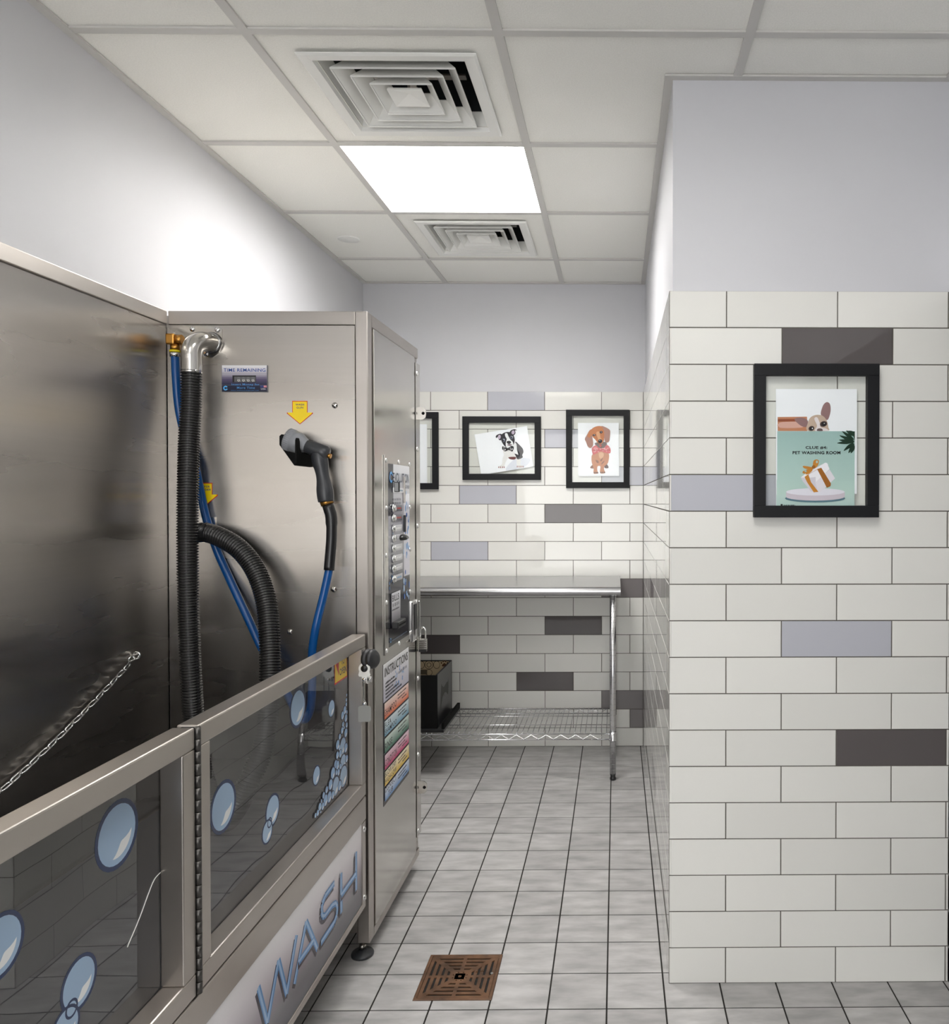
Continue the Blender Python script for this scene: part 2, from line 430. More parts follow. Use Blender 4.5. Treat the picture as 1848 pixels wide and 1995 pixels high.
def vent(cx, cy, label):
    t = thing('ceiling_vent', label, 'vent', (cx, cy, H), 'square ceiling vents')
    def ring(mb, ro, zo, ri, zi, th=.0018, m=white_m):
        q = [(-1, -1), (1, -1), (1, 1), (-1, 1)]
        def vs(r, z): return [mb.bm.verts.new((cx+a*r, cy+b*r, z)) for a, b in q]
        A, B, A2, B2 = vs(ro, zo), vs(ri, zi), vs(ro, zo+th*1.4), vs(ri, zi+th*1.4)
        for k in range(4):
            n = (k+1) % 4
            mb.face([A[k], A[n], B[n], B[k]], m); mb.face([A2[k], A2[n], B2[n], B2[k]], m)
            mb.face([A[k], A[n], A2[n], A2[k]], m); mb.face([B[k], B[n], B2[n], B2[k]], m)
    b = MB()
    ring(b, .228, H-.003, .222, H-.007); ring(b, .222, H-.007, .196, H-.005); ring(b, .196, H-.005, .176, H+.045)
    b.build('frame', t)
    for ro, ri in ((.163, .128), (.123, .088), (.084, .05)):
        b = MB(); ring(b, ro, H-.006, ri, H+.036); ring(b, ro, H-.008, ro-.003, H-.006); b.build('louver', t)
    b = MB()
    q = [(-1, -1), (1, -1), (1, 1), (-1, 1)]
    A = [b.bm.verts.new((cx+a*.048, cy+c*.048, H-.002)) for a, c in q]; tp = b.bm.verts.new((cx, cy, H+.012))
    B = [b.bm.verts.new((cx+a*.046, cy+c*.046, H+.004)) for a, c in q]; tp2 = b.bm.verts.new((cx, cy, H+.018))
    for k in range(4):
        n = (k+1) % 4
        b.face([A[k], A[n], tp], white_m); b.face([B[k], B[n], tp2], white_m); b.face([A[k], A[n], B[n], B[k]], white_m)
    b.build('centre_cone', t)
    b = MB(); h = .186
    for p, q_ in (((-h, -h), (-h-.003, h)), ((h, -h), (h+.003, h)), ((-h, -h), (h, -h-.003)), ((-h, h), (h, h+.003))):
        b.box((cx+p[0], cy+p[1], H+.02), (cx+q_[0], cy+q_[1], H+.2), duct_m)
    b.box((cx-h, cy-h, H+.2), (cx+h, cy+h, H+.203), duct_m)
    b.build('duct', t)
    b = MB()
    b.box((cx-.012, cy-.16, H+.05), (cx+.012, cy+.16, H+.055), steel_v); b.box((cx-.16, cy-.012, H+.056), (cx+.16, cy+.012, H+.061), steel_v)
    b.cyl((cx, cy, H+.012), (cx, cy, H+.055), .004, steel_v)
    b.build('damper_bracket', t)
vent(-.582, 2.24, 'large white square ceiling vent nearest the viewer, in front of the ceiling light')
vent(-.594, 3.458, 'white square ceiling vent beyond the ceiling light, nearer the back wall')
b = MB(); b.lathe((-1.168, 3.48, H+.007), (0, 0, -1), [(-.002, .047), (.004, .047), (.006, .044), (.0065, .001)], white_m, 36)
tag(b.build('ceiling_cover_plate'), 'small round white cover plate on the ceiling panel near the left wall', 'cover plate')

# ================================================================== WASHING STATION
XF, XB, YE, ZT = -.70, -1.265, 2.245, 1.842     # front plane, back panel, end panel, top
Y0 = .62                                         # near end of the tub
st = thing('pet_washing_station', 'stainless steel self service pet washing station along the left wall', 'pet washing station', (-.98, 1.5, 0))
# back panel with its top rail
b = MB(); b.box((XB-.012, Y0, .43), (XB, YE, 1.803), steel); b.build('back_panel', st)
b = MB(); b.box((XL+.004, Y0-.02, 1.8035), (XB+.006, YE-.006, ZT), steel_v, bev=.003); b.build('top_rail', st)
# end panel with rail and corner post
b = MB(); b.box((XB+.002, YE, .43), (-.738, YE+.012, 1.8025), steel); b.build('end_panel', st)
b = MB(); b.box((XB+.0065, YE-.004, 1.8035), (-.7355, YE+.05, ZT), steel_v, bev=.002); b.build('top_rail', st)
b = MB(); b.box((-.7355, YE-.006, .05), (XF, YE+.0345, ZT), steel_v, bev=.003); b.build('corner_post', st)
# cabinet
b = MB()
b.box((XL+.006, YE+.05, .05), (XF-.004, 2.80, ZT-.002), steel)
b.box((XF-.004, YE+.0345, ZT-.036), (XF, 2.80, ZT-.002), steel_v); b.box((XF-.004, YE+.0345, .05), (XF, 2.80, .075), steel_v)
cab = b.build('cabinet', st)
b = MB(); b.box((XF-.0035, 2.7525, .13), (XF+.006, 2.806, 1.785), steel_s, bev=.0015); fl = b.build('edge_strip', st)
for z in (1.7477, 1.4854, 1.2179, .6856, .4176, .15):
    b = MB(); b.dome((XF+.0065, 2.765, z), (1, 0, 0), .0085, chrome); b.build('rivet', fl)
for z in (1.614, .289):
    b = MB(); pts = [(2.795+.026*math.cos(a)*0, z) for a in (0,)]
    o = [(XF+.006, z-.022), (XF+.018, z-.022), (XF+.027, z-.014), (XF+.029, z), (XF+.027, z+.014), (XF+.018, z+.022), (XF+.006, z+.022)]
    b.prism([(x, 2.800, q) for x, q in o], (0, .004, 0), steel_s)
    b.cyl((XF+.019, 2.7995, z), (XF+.019, 2.8045, z), .0055, matte_black)
    b.build('hasp_tab', st)
b = MB(); b.box((XF-.0038, 2.2865, .079), (XF+.0035, 2.7445, 1.8025), steel_s, bev=.0015); b.build('cabinet_door', st)
XD = XF+.0035      # face of the cabinet door
b = MB(); b.box((XF-.003, 2.7455, .079), (XF-.001, 2.7515, 1.80), matte_black); b.build('door_gap', st)  # black strip painting in the shade of the gap beside the door
# latch handle on the door edge
b = MB()
b.box((XD, 2.665, .828), (XD+.012, 2.728, .968), chrome, bev=.004); lh = b.build('latch_handle', st)
b = MB(); b.box((XD+.012, 2.678, .868), (XD+.0145, 2.714, .955), black_p, bev=.0008); b.build('recess', lh)
b = MB(); b.box((XD+.0125, 2.729, .835), (XD+.019, 2.738, .962), chrome, bev=.003); b.build('lever', lh)
# ---- control panel on the door
XK = XD+.004
b = MB(); b.box((XD, 2.374, .842), (XK, 2.670, 1.4455), steel_s, bev=.0012); cp = b.build('control_panel', st)
b = MB()
pl = Plane(b, (XK, 2.4085, .86), (0, 1, 0), (0, 0, 1), (1, 0, 0), panel_m)
WP, HP = .246, .561
navy, silver, wht = col(30, 33, 42), col(196, 196, 206), col(236, 237, 242)
pl.rect(0, 0, WP, .20, col(34, 35, 42), col(50, 51, 60)); pl.rect(0, .20, WP, .34, col(74, 76, 86), col(168, 168, 176))
pl.rect(0, .34, WP, .47, col(150, 150, 160), silver); pl.rect(0, .47, WP, HP, silver, wht)
pl.rect(0, .40, .055, HP, col(60, 62, 74), col(38, 40, 52))
pl.rect(.175, .20, WP, .47, col(205, 203, 216), col(226, 228, 238))
for k in range(34):
    q = random.random(); pl.ell(.17+random.random()*.07, .12+q*.36, .004+.005*random.random(), .006+.006*random.random(), random.choice([col(126, 166, 214), col(70, 110, 180), col(176, 200, 230)]), 12)
for k in range(10): pl.ell(.005+random.random()*.05, .10+random.random()*.26, .003, .006, col(110, 150, 200), 10)
pl.ring(.028, .52, .014, .007, col(70, 150, 220), .4, 5.6)
pl.text('EVOLUTION', .05, .505, .185, .030, col(56, 70, 96), .01)
pl.text('DOG WASH', .178, .487, .06, .011, col(40, 44, 56), .01)
pl.rect(.045, .473, .175, .488, wht); pl.scribble(.06, .477, .10, .006, col(120, 150, 170))
pl.scribble(.05, .448, .085, .008, col(120, 120, 130)); pl.scribble(.05, .436, .085, .008, col(120, 120, 130))
pl.text('SELECTION', .05, .434-.02, .10, .011, col(90, 92, 104), .005)
rows = [1.284, 1.254, 1.221, 1.191, 1.160, 1.128, 1.097, 1.065]
for k, z in enumerate(rows):
    y = z-.86
    pl.rect(.055, y-.010, .150, y+.010, col(88, 88, 96) if k < 2 else col(172, 172, 178), col(150, 150, 158) if k < 2 else col(214, 214, 220))
    pl.scribble(.072, y-.003, .065, .006, col(196, 70, 60) if k < 2 else (col(120, 160, 200) if k == 7 else col(228, 228, 230)))
pl.rect(.024, .055, .124, .162, col(88, 80, 90), wht)
pl.text('BILLS', .032, .135, .075, .020, col(24, 24, 30), .012); pl.text('$1 $5 $10', .036, .118, .07, .011, col(30, 30, 38), .012); pl.scribble(.03, .107, .08, .005, col(70, 60, 74))
pl.text('www.evolutiondogwash.com', .03, .012, .17, .008, col(130, 146, 168))
pl.ring(.014, .020, .006, .003, col(90, 150, 210))
b.build('printed_face', cp)
b = MB(); b.box((XK+.0012, 2.470, 1.335), (XK+.002, 2.530, 1.366), matte_black); b.box((XK+.002, 2.472, 1.337), (XK+.0026, 2.512, 1.364), gun_l); b.build('display_window', cp)
for z in rows:
    b = MB(); b.lathe((XK+.001, 2.452, z), (1, 0, 0), [(-.001, .0125), (.004, .0125), (.005, .0115), (.0051, .009), (.009, .009), (.010, .008), (.0101, .0001)], chrome, 20); b.build('button', cp)
for y, z in ((2.387, 1.4289), (2.525, 1.4300), (2.657, 1.4275), (2.389, 1.285), (2.659, 1.285), (2.659, 1.1427), (2.389, 1.1428), (2.659, 1.0017), (2.389, 1.0008), (2.657, .862), (2.525, .852), (2.387, .855)):
    b = MB(); b.dome((XK, y, z), (1, 0, 0), .0075, chrome); b.build('rivet', cp)
b = MB(); b.box((XK+.001, 2.575, 1.300), (XK+.006, 2.583, 1.385), steel_v, bev=.001); b.box((XK+.001, 2.577, 1.205), (XK+.008, 2.585, 1.26), gun_g, bev=.001); b.build('card_slot', cp)
b = MB()
b.sweep([(XK, 2.555, 1.189), (XK+.012, 2.555, 1.189), (XK+.020, 2.555, 1.190)], lambda i: (.032, .028, .014)[i], black_p, 24)
for v in b.bm.verts: v.co.z = 1.189+(v.co.z-1.189)*.32
b.build('coin_cup', cp)
b = MB(); b.box((XK+.001, 2.436, .912), (XK+.022, 2.526, .934), black_p, bev=.003); b.box((XK+.021, 2.442, .920), (XK+.0225, 2.520, .925), matte_black); b.build('bill_slot', cp)
# ---- instruction decal
b = MB(); y0, y1 = 2.362, 2.650
b.box((XD, y0, .392), (XD+.0008, y1, .8175), decal_m, col(46, 42, 48)); 
pl = Plane(b, (XD+.0008, y0, .392), (0, 1, 0), (0, 0, 1), (1, 0, 0), decal_m); wd = y1-y0
pl.rect(0, .311, wd, .4255, col(190, 188, 204), col(246, 246, 248))
for k in range(22): pl.ell(.09+random.random()*.15, .325+random.random()*.06, .004, .005, random.choice([col(96, 140, 200), col(150, 178, 218)]), 10)
pl.text('INSTRUCTIONS', .012, .385, wd-.026, .028, col(24, 24, 28), .012)
pl.scribble(.16, .362, .10, .010, col(150, 150, 160))
for k in range(5): pl.scribble(.02, .362-k*.0108, (.10, .12, .08, .14, .18)[k], .0062, col(34, 34, 40))
bands = [(.699, .651, 'SHAMPOO', None, (226, 106, 58), (246, 226, 214)), (.645, .599, 'FLEA', 'SHAMPOO', (110, 160, 186), (226, 238, 240)), (.593, .549, 'RINSE', None, (34, 108, 84), (214, 230, 220)),
         (.543, .499, 'CONDITION', None, (200, 36, 104), (240, 214, 226)), (.493, .450, 'BLOW DRY', 'HIGH-LOW', (238, 196, 70), (250, 240, 208)), (.444, .404, 'DISINFECT', 'TUB', (100, 148, 204), (224, 232, 242))]
for zt, zb, t1, t2, cb, ct in bands:
    a, e = zb-.392, zt-.392; ink = col(30, 30, 34)
    pl.rect(.008, a, wd-.006, e, col(*cb), col(*ct))
    n = {'RINSE': .075, 'SHAMPOO': .125, 'CONDITION': .125, 'FLEA': .065, 'BLOW DRY': .12, 'DISINFECT': .115}[t1]
    if t2:
        pl.text(t1, .012, a+.025, n, .0155, ink, .004); pl.text(t2, .012 if t2 != 'TUB' else .04, a+.005, {'SHAMPOO': .125, 'HIGH-LOW': .12, 'TUB': .05}[t2], .0155, ink, .004)
    else: pl.text(t1, .012, a+.008, n, .020, ink, .004)
    for k in range(3): pl.scribble(.152+(.05 if k == 2 else 0), e-.013-k*.0105, (.10, .085, .055)[k], .005, ink)
b.build('instruction_decal', st)
# ---- gate and fixed viewing panel
XI = -.738
def window_frame(mb, ya, yb, z0, z1, fl, fr, fb, ft):
    """square tube frame XI..XF; members of width fl, fr, fb, ft, mitre-like"""
    mb.box((XI, ya, z1-ft), (XF, yb, z1), steel_v, bev=.003)
    mb.box((XI, ya, z0), (XF, yb, z0+fb), steel_v, bev=.003)
    mb.box((XI+.0002, ya+.0002, z0+fb), (XF-.0002, ya+fl, z1-ft), steel_v, bev=.002)
    mb.box((XI+.0002, yb-fr, z0+fb), (XF-.0002, yb-.0002, z1-ft), steel_v, bev=.002)
HN = 1.3225
b = MB(); window_frame(b, HN+.007, 2.2105, .487, .9365, .037, .033, .038, .036); gate = b.build('gate', st)
b = MB(); window_frame(b, Y0+.02, HN-.005, .487, .9365, .04, .038, .038, .036); fixp = b.build('viewing_panel', st)
def pane(par, ya, yb):
    b = MB(); b.box((XI-.006, ya, .50), (XI-.0002, yb, .925), acrylic)
    return b.build('clear_pane', par)
pane(gate, HN+.014, 2.205); pane(fixp, Y0+.03, HN-.01)
hinge_m = mat('hinge_steel', (.10, .095, .09, 1), .4, .8)
b = MB()
for k in range(22):
    z = .488+k*.0204
    b.cyl((XF+.001, HN+.001, z), (XF+.001, HN+.001, z+.0192), .0052, hinge_m, 12)
b.box((XI+.01, HN-.004, .488), (XF-.002, HN+.006, .934), matte_black)
b.build('piano_hinge', gate)
bd = MB(); bl = None
def bubble(pl, y, z, r):
    pl.ell(y, z, r, r, col(40, 56, 92), 28); k = .86 if r > .02 else .82
    pl.ell(y, z, r*k, r*k, col(160, 186, 214) if r > .02 else col(150, 182, 218), 28)
    a0, a1, n = -1.9, -.1, 10
    o = [(y+r*.68*math.cos(a0+(a1-a0)*i/n), z+r*.68*math.sin(a0+(a1-a0)*i/n)) for i in range(n+1)]
    i_ = [(y+r*(.68-.36*math.sin(PI*i/n))*math.cos(a0+(a1-a0)*i/n), z+r*(.68-.36*math.sin(PI*i/n))*math.sin(a0+(a1-a0)*i/n)) for i in range(n, -1, -1)]
    pl.poly(o+i_, col(238, 240, 240))
def bubbles(par, lst, name):
    b = MB(); pl = Plane(b, (XI, 0, 0), (0, 1, 0), (0, 0, 1), (1, 0, 0), decal_m, .00002)
    pl.k = 2
    for q in lst: bubble(pl, *q)
    if len(lst) == 2:
        (ya, za, ra), (yb, zb, rb) = lst; d = math.hypot(ya-yb, za-zb)
        my, mz = yb+(ya-yb)*(rb/(ra+rb)), zb+(za-zb)*(rb/(ra+rb))
        pl.ring(my, mz, rb*.38, rb*.12, col(40, 56, 92))
    return b.build(name, par)
BL = [(1.1719, .82, .051), (.9482, .7808, .040), (1.0869, .6515, .0374), (1.0591, .6068, .0289)]
bubbles(fixp, BL[:1], 'bubble_decal'); bubbles(fixp, BL[1:2], 'bubble_decal'); bubbles(fixp, BL[2:], 'bubble_decal')
BG = [(1.4867, .7377, .0492), (1.6988, .6464, .0353), (1.672, .6112, .0255), (1.9466, .6336, .025), (1.8357, .8304, .0459), (2.0513, .7713, .024)]
bubbles(gate, BG[:1], 'bubble_decal'); bubbles(gate, BG[1:3], 'bubble_decal')
for q in BG[3:]: bubbles(gate, [q], 'bubble_decal')
BC = [(2.1668,.7766,.005),(2.163,.7643,.0062),(2.1619,.7522,.007),(2.1505,.7398,.0131),(2.1652,.7296,.0078),(2.1326,.7301,.013),(2.1583,.716,.0124),(2.1353,.7055,.0084),(2.1634,.6951,.0093),(2.1423,.6943,.0054),(2.1277,.691,.0107),(2.1564,.6762,.0139),(2.1092,.6798,.0094),(2.1327,.6476,.025),(2.1345,.6018,.025),(2.1365,.5643,.0317),(2.0927,.6635,.0147),(2.1066,.6509,.0086),(2.1544,.6357,.0151),(2.0892,.6368,.0114),(2.112,.6335,.0124),(2.1599,.6043,.0121),(2.0761,.6175,.0122),(2.0897,.6104,.0139),(2.1106,.6,.0091),(2.0555,.6011,.0177),(2.0964,.5892,.0106),(2.0803,.594,.0081),(2.0753,.56,.0276),(2.0375,.5779,.0159),(2.1039,.5511,.0156),(2.0092,.5748,.0102),(2.0283,.5494,.0166),(2.0526,.545,.012),(1.988,.5687,.0093),(2.0004,.5514,.0172),(1.9733,.5595,.0062),(1.9621,.55,.0115),(1.9814,.544,.0111),(1.9668,.535,.0038),(1.9478,.5404,.0091),(1.9327,.5404,.0072)]
bubbles(gate, BC, 'foam_decal')
b = MB(); pl = Plane(b, (XI, 2.074, .826), (0, 1, 0), (0, 0, 1), (1, 0, 0), decal_m)
pl.rect(0, 0, .098, .098, col(196, 40, 30)); pl.rect(.004, .004, .094, .094, col(246, 204, 30))
pl.poly([(.010, .05), (.032, .018), (.032, .082)], col(190, 20, 16))
for t, z, x0, x1 in (('PULL', .066, .042, .09), ('TO', .042, .052, .076), ('OPEN', .016, .038, .09)): pl.text(t, x0, z, x1-x0, .018, col(34, 36, 60), .012)
b.build('pull_to_open_decal', gate)
b = MB(); cr = catmull([(XI+.0004, 1.283, .712), (XI+.0004, 1.263, .708), (XI+.0004, 1.246, .692), (XI+.0004, 1.228, .672), (XI+.0004, 1.211, .656), (XI+.0004, 1.198, .645), (XI+.0004, 1.193, .64)], .005)
b.sweep(cr, .0007, white_m, 6); b.build('scratch', fixp)  # thin pale curved line on the pane
# latch: rubber knob and chrome keeper
b = MB(); ax = V((.93, -.30, .12)).normalized(); o = V((XF-.002, 2.196, .868))
b.lathe(o, ax, [(-.001, .010), (.008, .010), (.010, .025), (.016, .029), (.022, .026), (.024, .023), (.027, .026), (.033, .027), (.040, .021), (.042, .008), (.042, .0001)], rubber, 28); b.build('latch_knob', st)
b = MB(); b.cyl((XF, 2.2, .812), (XF+.012, 2.2, .812), .012, chrome); b.cyl((XF+.012, 2.2, .812), (XF+.02, 2.2, .812), .008, chrome); b.box((XF, 2.186, .82), (XF+.010, 2.206, .834), black_p, bev=.002); b.build('latch_keeper', st)
# tub: basin, lower rail, skirt with sign, near end
b = MB()
b.box((XB+.0005, Y0+.014, .44), (XI-.008, YE-.0005, .452), steel); b.box((XI-.0075, Y0+.014, .40), (XI-.0015, YE-.008, .499), steel)
b.build('basin', st)
b = MB(); b.box((XB+.01, Y0+.02, .452), (XI-.012, YE-.01, .462), rubber, bev=.002); b.build('tub_mat', st)  # unseen dark mat added so the tub interior reads dark
b = MB(); b.box((XI, Y0, .418), (XF, 2.2105, .4835), steel_v, bev=.003); b.build('lower_rail', st)
b = MB()
b.box((XI+.012, Y0, .193), (XF-.003, 2.2045, .4175), steel_v); b.box((XI-.02, Y0, .176), (XF, 2.2045, .1925), steel_v, bev=.002)
b.box((XF-.003, 2.178, .193), (XF, 2.2045, .4175), steel_v)
sk = b.build('skirt', st)
b = MB(); pl = Plane(b, (XF-.003, 0, 0), (0, 1, 0), (0, 0, 1), (1, 0, 0), decal_m)
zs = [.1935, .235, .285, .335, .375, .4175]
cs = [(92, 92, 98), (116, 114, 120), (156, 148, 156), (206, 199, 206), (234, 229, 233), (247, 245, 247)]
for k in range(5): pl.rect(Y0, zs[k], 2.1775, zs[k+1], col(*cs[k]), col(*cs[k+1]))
def stroke(pts, wd=.016):
    sh = [(y-.006, z-.006) for y, z in pts]
    pl.line(sh, wd*1.1, col(70, 66, 78))
    pl.line(pts, wd, col(104, 148, 200)); pl.line([(y-.0015, z+.0015) for y, z in pts], wd*.45, col(160, 194, 230))
stroke([(1.549, .356), (1.588, .259), (1.642, .355), (1.681, .259), (1.734, .356)])
stroke([(1.721, .256), (1.788, .357), (1.854, .256)]); stroke([(1.745, .290), (1.834, .290)])
stroke([(1.925+.04, .358), (1.903, .357), (1.884, .348), (1.880, .333), (1.884, .318), (1.90, .310), (1.95, .310), (1.975, .303), (1.985, .288), (1.980, .270), (1.962, .261), (1.874, .260)])
stroke([(2.012, .360), (2.012, .258)]); stroke([(2.127, .362), (2.127, .258)]); stroke([(2.012, .304), (2.127, .304)])
b.build('wash_lettering', sk)
for z in (.397, .206):
    b = MB(); b.dome((XF, 2.192, z), (1, 0, 0), .0085, chrome); b.build('screw', sk)
b = MB(); b.box((XL+.006, Y0-.015, .43), (XI, Y0, .94), steel); b.box((XL+.006, Y0-.015, .94), (XB+.1, Y0, ZT), steel); b.build('near_end_panel', st)
b = MB(); b.box((XB, Y0, .20), (XI-.03, 2.20, .43), matte_black); b.build('underside', st)  # black block standing in for the shaded void below the tub
for (x, y) in ((-.731, 2.27), (-1.26, 2.27), (-.83, 2.72), (-1.26, 2.75), (-.76, .72), (-1.25, .72)):
    b = MB(); b.lathe((x, y, 0), (0, 0, 1), [(0, .031), (.005, .032), (.009, .030), (.012, .014), (.018, .010), (.0181, .0055)], gun_g, 24)
    b.cyl((x, y, .017), (x, y, .17 if y < 1 else .07), .0055, steel_v, 10)
    b.cyl((x, y, .022), (x, y, .032), .011, steel_v, 6)
    if y < 1: b.box((x-.02, y-.02, .10), (x+.02, y+.02, .23), steel_v)
    b.build('levelling_foot', st)
# ---- fittings on the end panel
ye = YE
b = MB(); z0 = 1.6148
b.box((-1.1095, ye-.005, z0), (-.9819, ye, 1.6897), print_m, col(120, 120, 128)); 
pl = Plane(b, (-1.1095, ye-.005, z0), (1, 0, 0), (0, 0, 1), (0, -1, 0), print_m); W_, H_ = .1276, .0749
bandz = [(0, .25, (18, 22, 44), (28, 34, 62)), (.25, .5, (28, 34, 62), (96, 86, 116)), (.5, .7, (96, 86, 116), (190, 186, 198)), (.7, 1, (190, 186, 198), (238, 238, 240))]
for a, e, c1, c2 in bandz: pl.rect(.001, H_*a+.0005, W_-.001, H_*e-.0003, col(*c1), col(*c2))
pl.text('TIME REMAINING', .006, .0565, .117, .0095, col(28, 74, 150), .012)
pl.text('Insert Money for', .028, .0165, .078, .0075, col(84, 150, 214), .004); pl.text('More Time', .043, .0085, .05, .0062, col(84, 150, 214), .004)
pl.text('www.evolutiondogwash.com', .026, .0026, .078, .0026, col(84, 150, 214))
pl.ring(.011, .0105, .0048, .0034, col(90, 176, 236), .5, 5.9, 20)
pl.rect(.108, .004, .1262, .018, col(44, 48, 76)); pl.rect(.108, .0125, .118, .018, col(50, 60, 120)); pl.rect(.118, .0125, .1262, .018, col(226, 170, 180))
for k in range(3): pl.rect(.118, .0131+k*.0018, .1262, .0138+k*.0018, col(206, 80, 96))
pl.text('USA', .1105, .006, .013, .0045, col(216, 216, 224), .008)
tm = b.build('timer_display', st)
b = MB(); b.box((-1.1095+.031, ye-.0062, z0+.0265), (-1.1095+.0965, ye-.0056, z0+.046), print_m, col(30, 30, 32))
pl = Plane(b, (-1.1095+.031, ye-.0062, z0+.0265), (1, 0, 0), (0, 0, 1), (0, -1, 0), print_m)
pl.rect(.005, .001, .0645, .016, col(98, 98, 100))
for k in range(4):
    x = .0145+k*.0133
    pl.ring(x+.003, .0058, .0027, .0018, col(214, 214, 210)); pl.ring(x+.003, .0115, .0027, .0018, col(120, 120, 122)); pl.ell(x+.0075, .0032, .0008, .0008, col(214, 214, 210), 8)
pl.ell(.0385, .008, .0007, .0007, col(224, 224, 220), 8)
b.build('digit_window', tm)
def arrow(cx, ztop, lines, name, wds):
    b = MB(); pl = Plane(b, (cx, ye-.0004, ztop), (1, 0, 0), (0, 0, 1), (0, -1, 0), decal_m, .0001)
    def out(e): return [(-.0215-e, e), (.0215+e, e), (.0215+e, -.033+e), (.0365+e*1.3, -.033+e), (.0365+e, -.036), (0, -.0665-e*1.3), (-.0365-e, -.036), (-.0365-e*1.3, -.033+e), (-.0215-e, -.033+e)]
    pl.poly(out(.0), col(206, 46, 34)); pl.poly([(x*.925, y*.93-.0022) for x, y in out(0)], col(250, 218, 20))
    for k, (t, wd) in enumerate(zip(lines, wds)): pl.text(t, -wd/2, -.0135-k*.0085, wd, .0055, col(24, 40, 96), .02)
    return b.build(name, st)
arrow(-.8926, 1.5905, ['WASH', 'GUN'], 'wash_gun_decal', (.024, .019)); arrow(-1.161, 1.359, ['DRYER', 'HOLDER'], 'dryer_holder_decal', (.030, .036))
for x, z in ((-.7946, 1.578), (-.8005, 1.058), (-.9241, .937)):
    b = MB(); b.dome((x, ye, z), (0, -1, 0), .0088, steel_s); b.build('rivet', st)
# dryer outlet: flange, elbow
b = MB()
fo = [(-1.252, 1.765), (-1.232, 1.794), (-1.208, 1.7985), (-1.118, 1.7985), (-1.1085, 1.790), (-1.1085, 1.748), (-1.118, 1.725), (-1.136, 1.711), (-1.156, 1.711), (-1.19, 1.725)]
b.prism([(x, ye-.004, z) for x, z in fo], (0, .004, 0), steel_s); do = b.build('dryer_outlet', st)
for x, z in ((-1.1905, 1.791), (-1.1205, 1.789), (-1.1525, 1.722)):
    b = MB(); b.dome((x, ye-.004, z), (0, -1, 0), .0078, chrome); b.build('rivet', do)
b = MB(); eb = catmull([(-1.138, ye-.003, 1.752), (-1.141, ye-.02, 1.752), (-1.147, ye-.045, 1.748), (-1.155, ye-.064, 1.735), (-1.159, ye-.070, 1.715), (-1.159, ye-.070, 1.69), (-1.159, ye-.070, 1.655)], .006)
b.sweep(eb, .0262, steel_s, 28); b.sweep([(-1.138, ye-.0045, 1.752), (-1.1385, ye-.010, 1.752)], lambda i: (.031, .027)[i], galv, 24); b.build('elbow_pipe', do)
b = MB(); b.dome((-1.136, ye-.088, 1.662), (.75, -.6, 0), .0045, chrome); b.build('screw', do)
# spray gun holder
b = MB(); ho = [(-.943, 1.496), (-.949, 1.491), (-.949, 1.466), (-.908, 1.408), (-.863, 1.403), (-.862, 1.480), (-.905, 1.490)]
b.prism([(x, ye-.004, z) for x, z in ho], (0, .004, 0), matte_black)
xf_ = -.861
fo = [(ye-.003, 1.404), (ye-.112, 1.404), (ye-.116, 1.41), (ye-.113, 1.472), (ye-.108, 1.478), (ye-.096, 1.478), (ye-.091, 1.470), (ye-.090, 1.452), (ye-.076, 1.437), (ye-.036, 1.437), (ye-.022, 1.45), (ye-.020, 1.478), (ye-.003, 1.478)]
b.prism([(xf_, y, z) for y, z in fo], (.004, 0, 0), matte_black); gh = b.build('gun_holder', st)
for x, z in ((-.931, 1.475), (-.898, 1.428)):
    b = MB(); b.dome((x, ye-.004, z), (0, -1, 0), .0085, chrome); b.build('screw', gh)
# dryer holder behind the hose
b = MB(); b.box((-1.20, ye-.075, 1.194), (-1.145, ye, 1.199), steel_s); b.box((-1.20, ye-.004, 1.19), (-1.13, ye, 1.262), steel_s); b.build('nozzle_holder', st)
# tie-up eye bolt
b = MB(); b.sweep([(XB+.012+.009*math.cos(t), 2.075, .905+.009*math.sin(t)) for t in (2*PI*k/16 for k in range(16))], .0022, chrome, 8, True)
b.cyl((XB-.001, 2.075, .905), (XB+.004, 2.075, .905), .0035, chrome, 10); b.build('eye_bolt', st)

# ================================================================== HOSES, CHAIN, LOOSE THINGS ON THE STATION
dh = thing('dryer_hose', 'black corrugated dryer hose hanging from the steel elbow and looping into the tub', 'hose', (-1.05, 2.1, .47))
mp = [(-1.159,2.175,1.664),(-1.161,2.175,1.569),(-1.163,2.168,1.471),(-1.156,2.148,1.345),(-1.151,2.135,1.206),(-1.150,2.135,1.069),(-1.149,2.138,.930),(-1.144,2.138,.805),(-1.139,2.14,.707),(-1.103,2.1,.609),(-1.058,2.06,.535),(-1.003,2.02,.492),(-.958,1.995,.535),(-.93,2.0,.598),(-.915,2.02,.64),(-.908,2.04,.683),(-.907,2.06,.747),(-.913,2.09,.843),(-.927,2.12,.946),(-.949,2.15,1.038),(-.987,2.172,1.119),(-1.038,2.185,1.177),(-1.098,2.192,1.211),(-1.14,2.196,1.223)]
rough = catmull(mp, .004)
L = [0]
for p, q in zip(rough, rough[1:]): L.append(L[-1]+(q-p).length)
def resample(P, L, step):
    out = []; d = 0; i = 0
    while d < L[-1]:
        while L[i+1] < d: i += 1
        t = (d-L[i])/(L[i+1]-L[i]); out.append(P[i].lerp(P[i+1], t)); d += step
    return out
pt = resample(rough, L, .0075/6)
b = MB(); b.sweep(pt, lambda i: .0222+.0052*(.5+.5*math.cos(2*PI*i/6))**.6, hose_k, 20); b.build('corrugated_tube', dh)
b = MB(); b.cyl((-1.128, 2.194, 1.221), (-1.20, 2.194, 1.226), .0265, black_p, 20, .020); b.build('nozzle', dh)

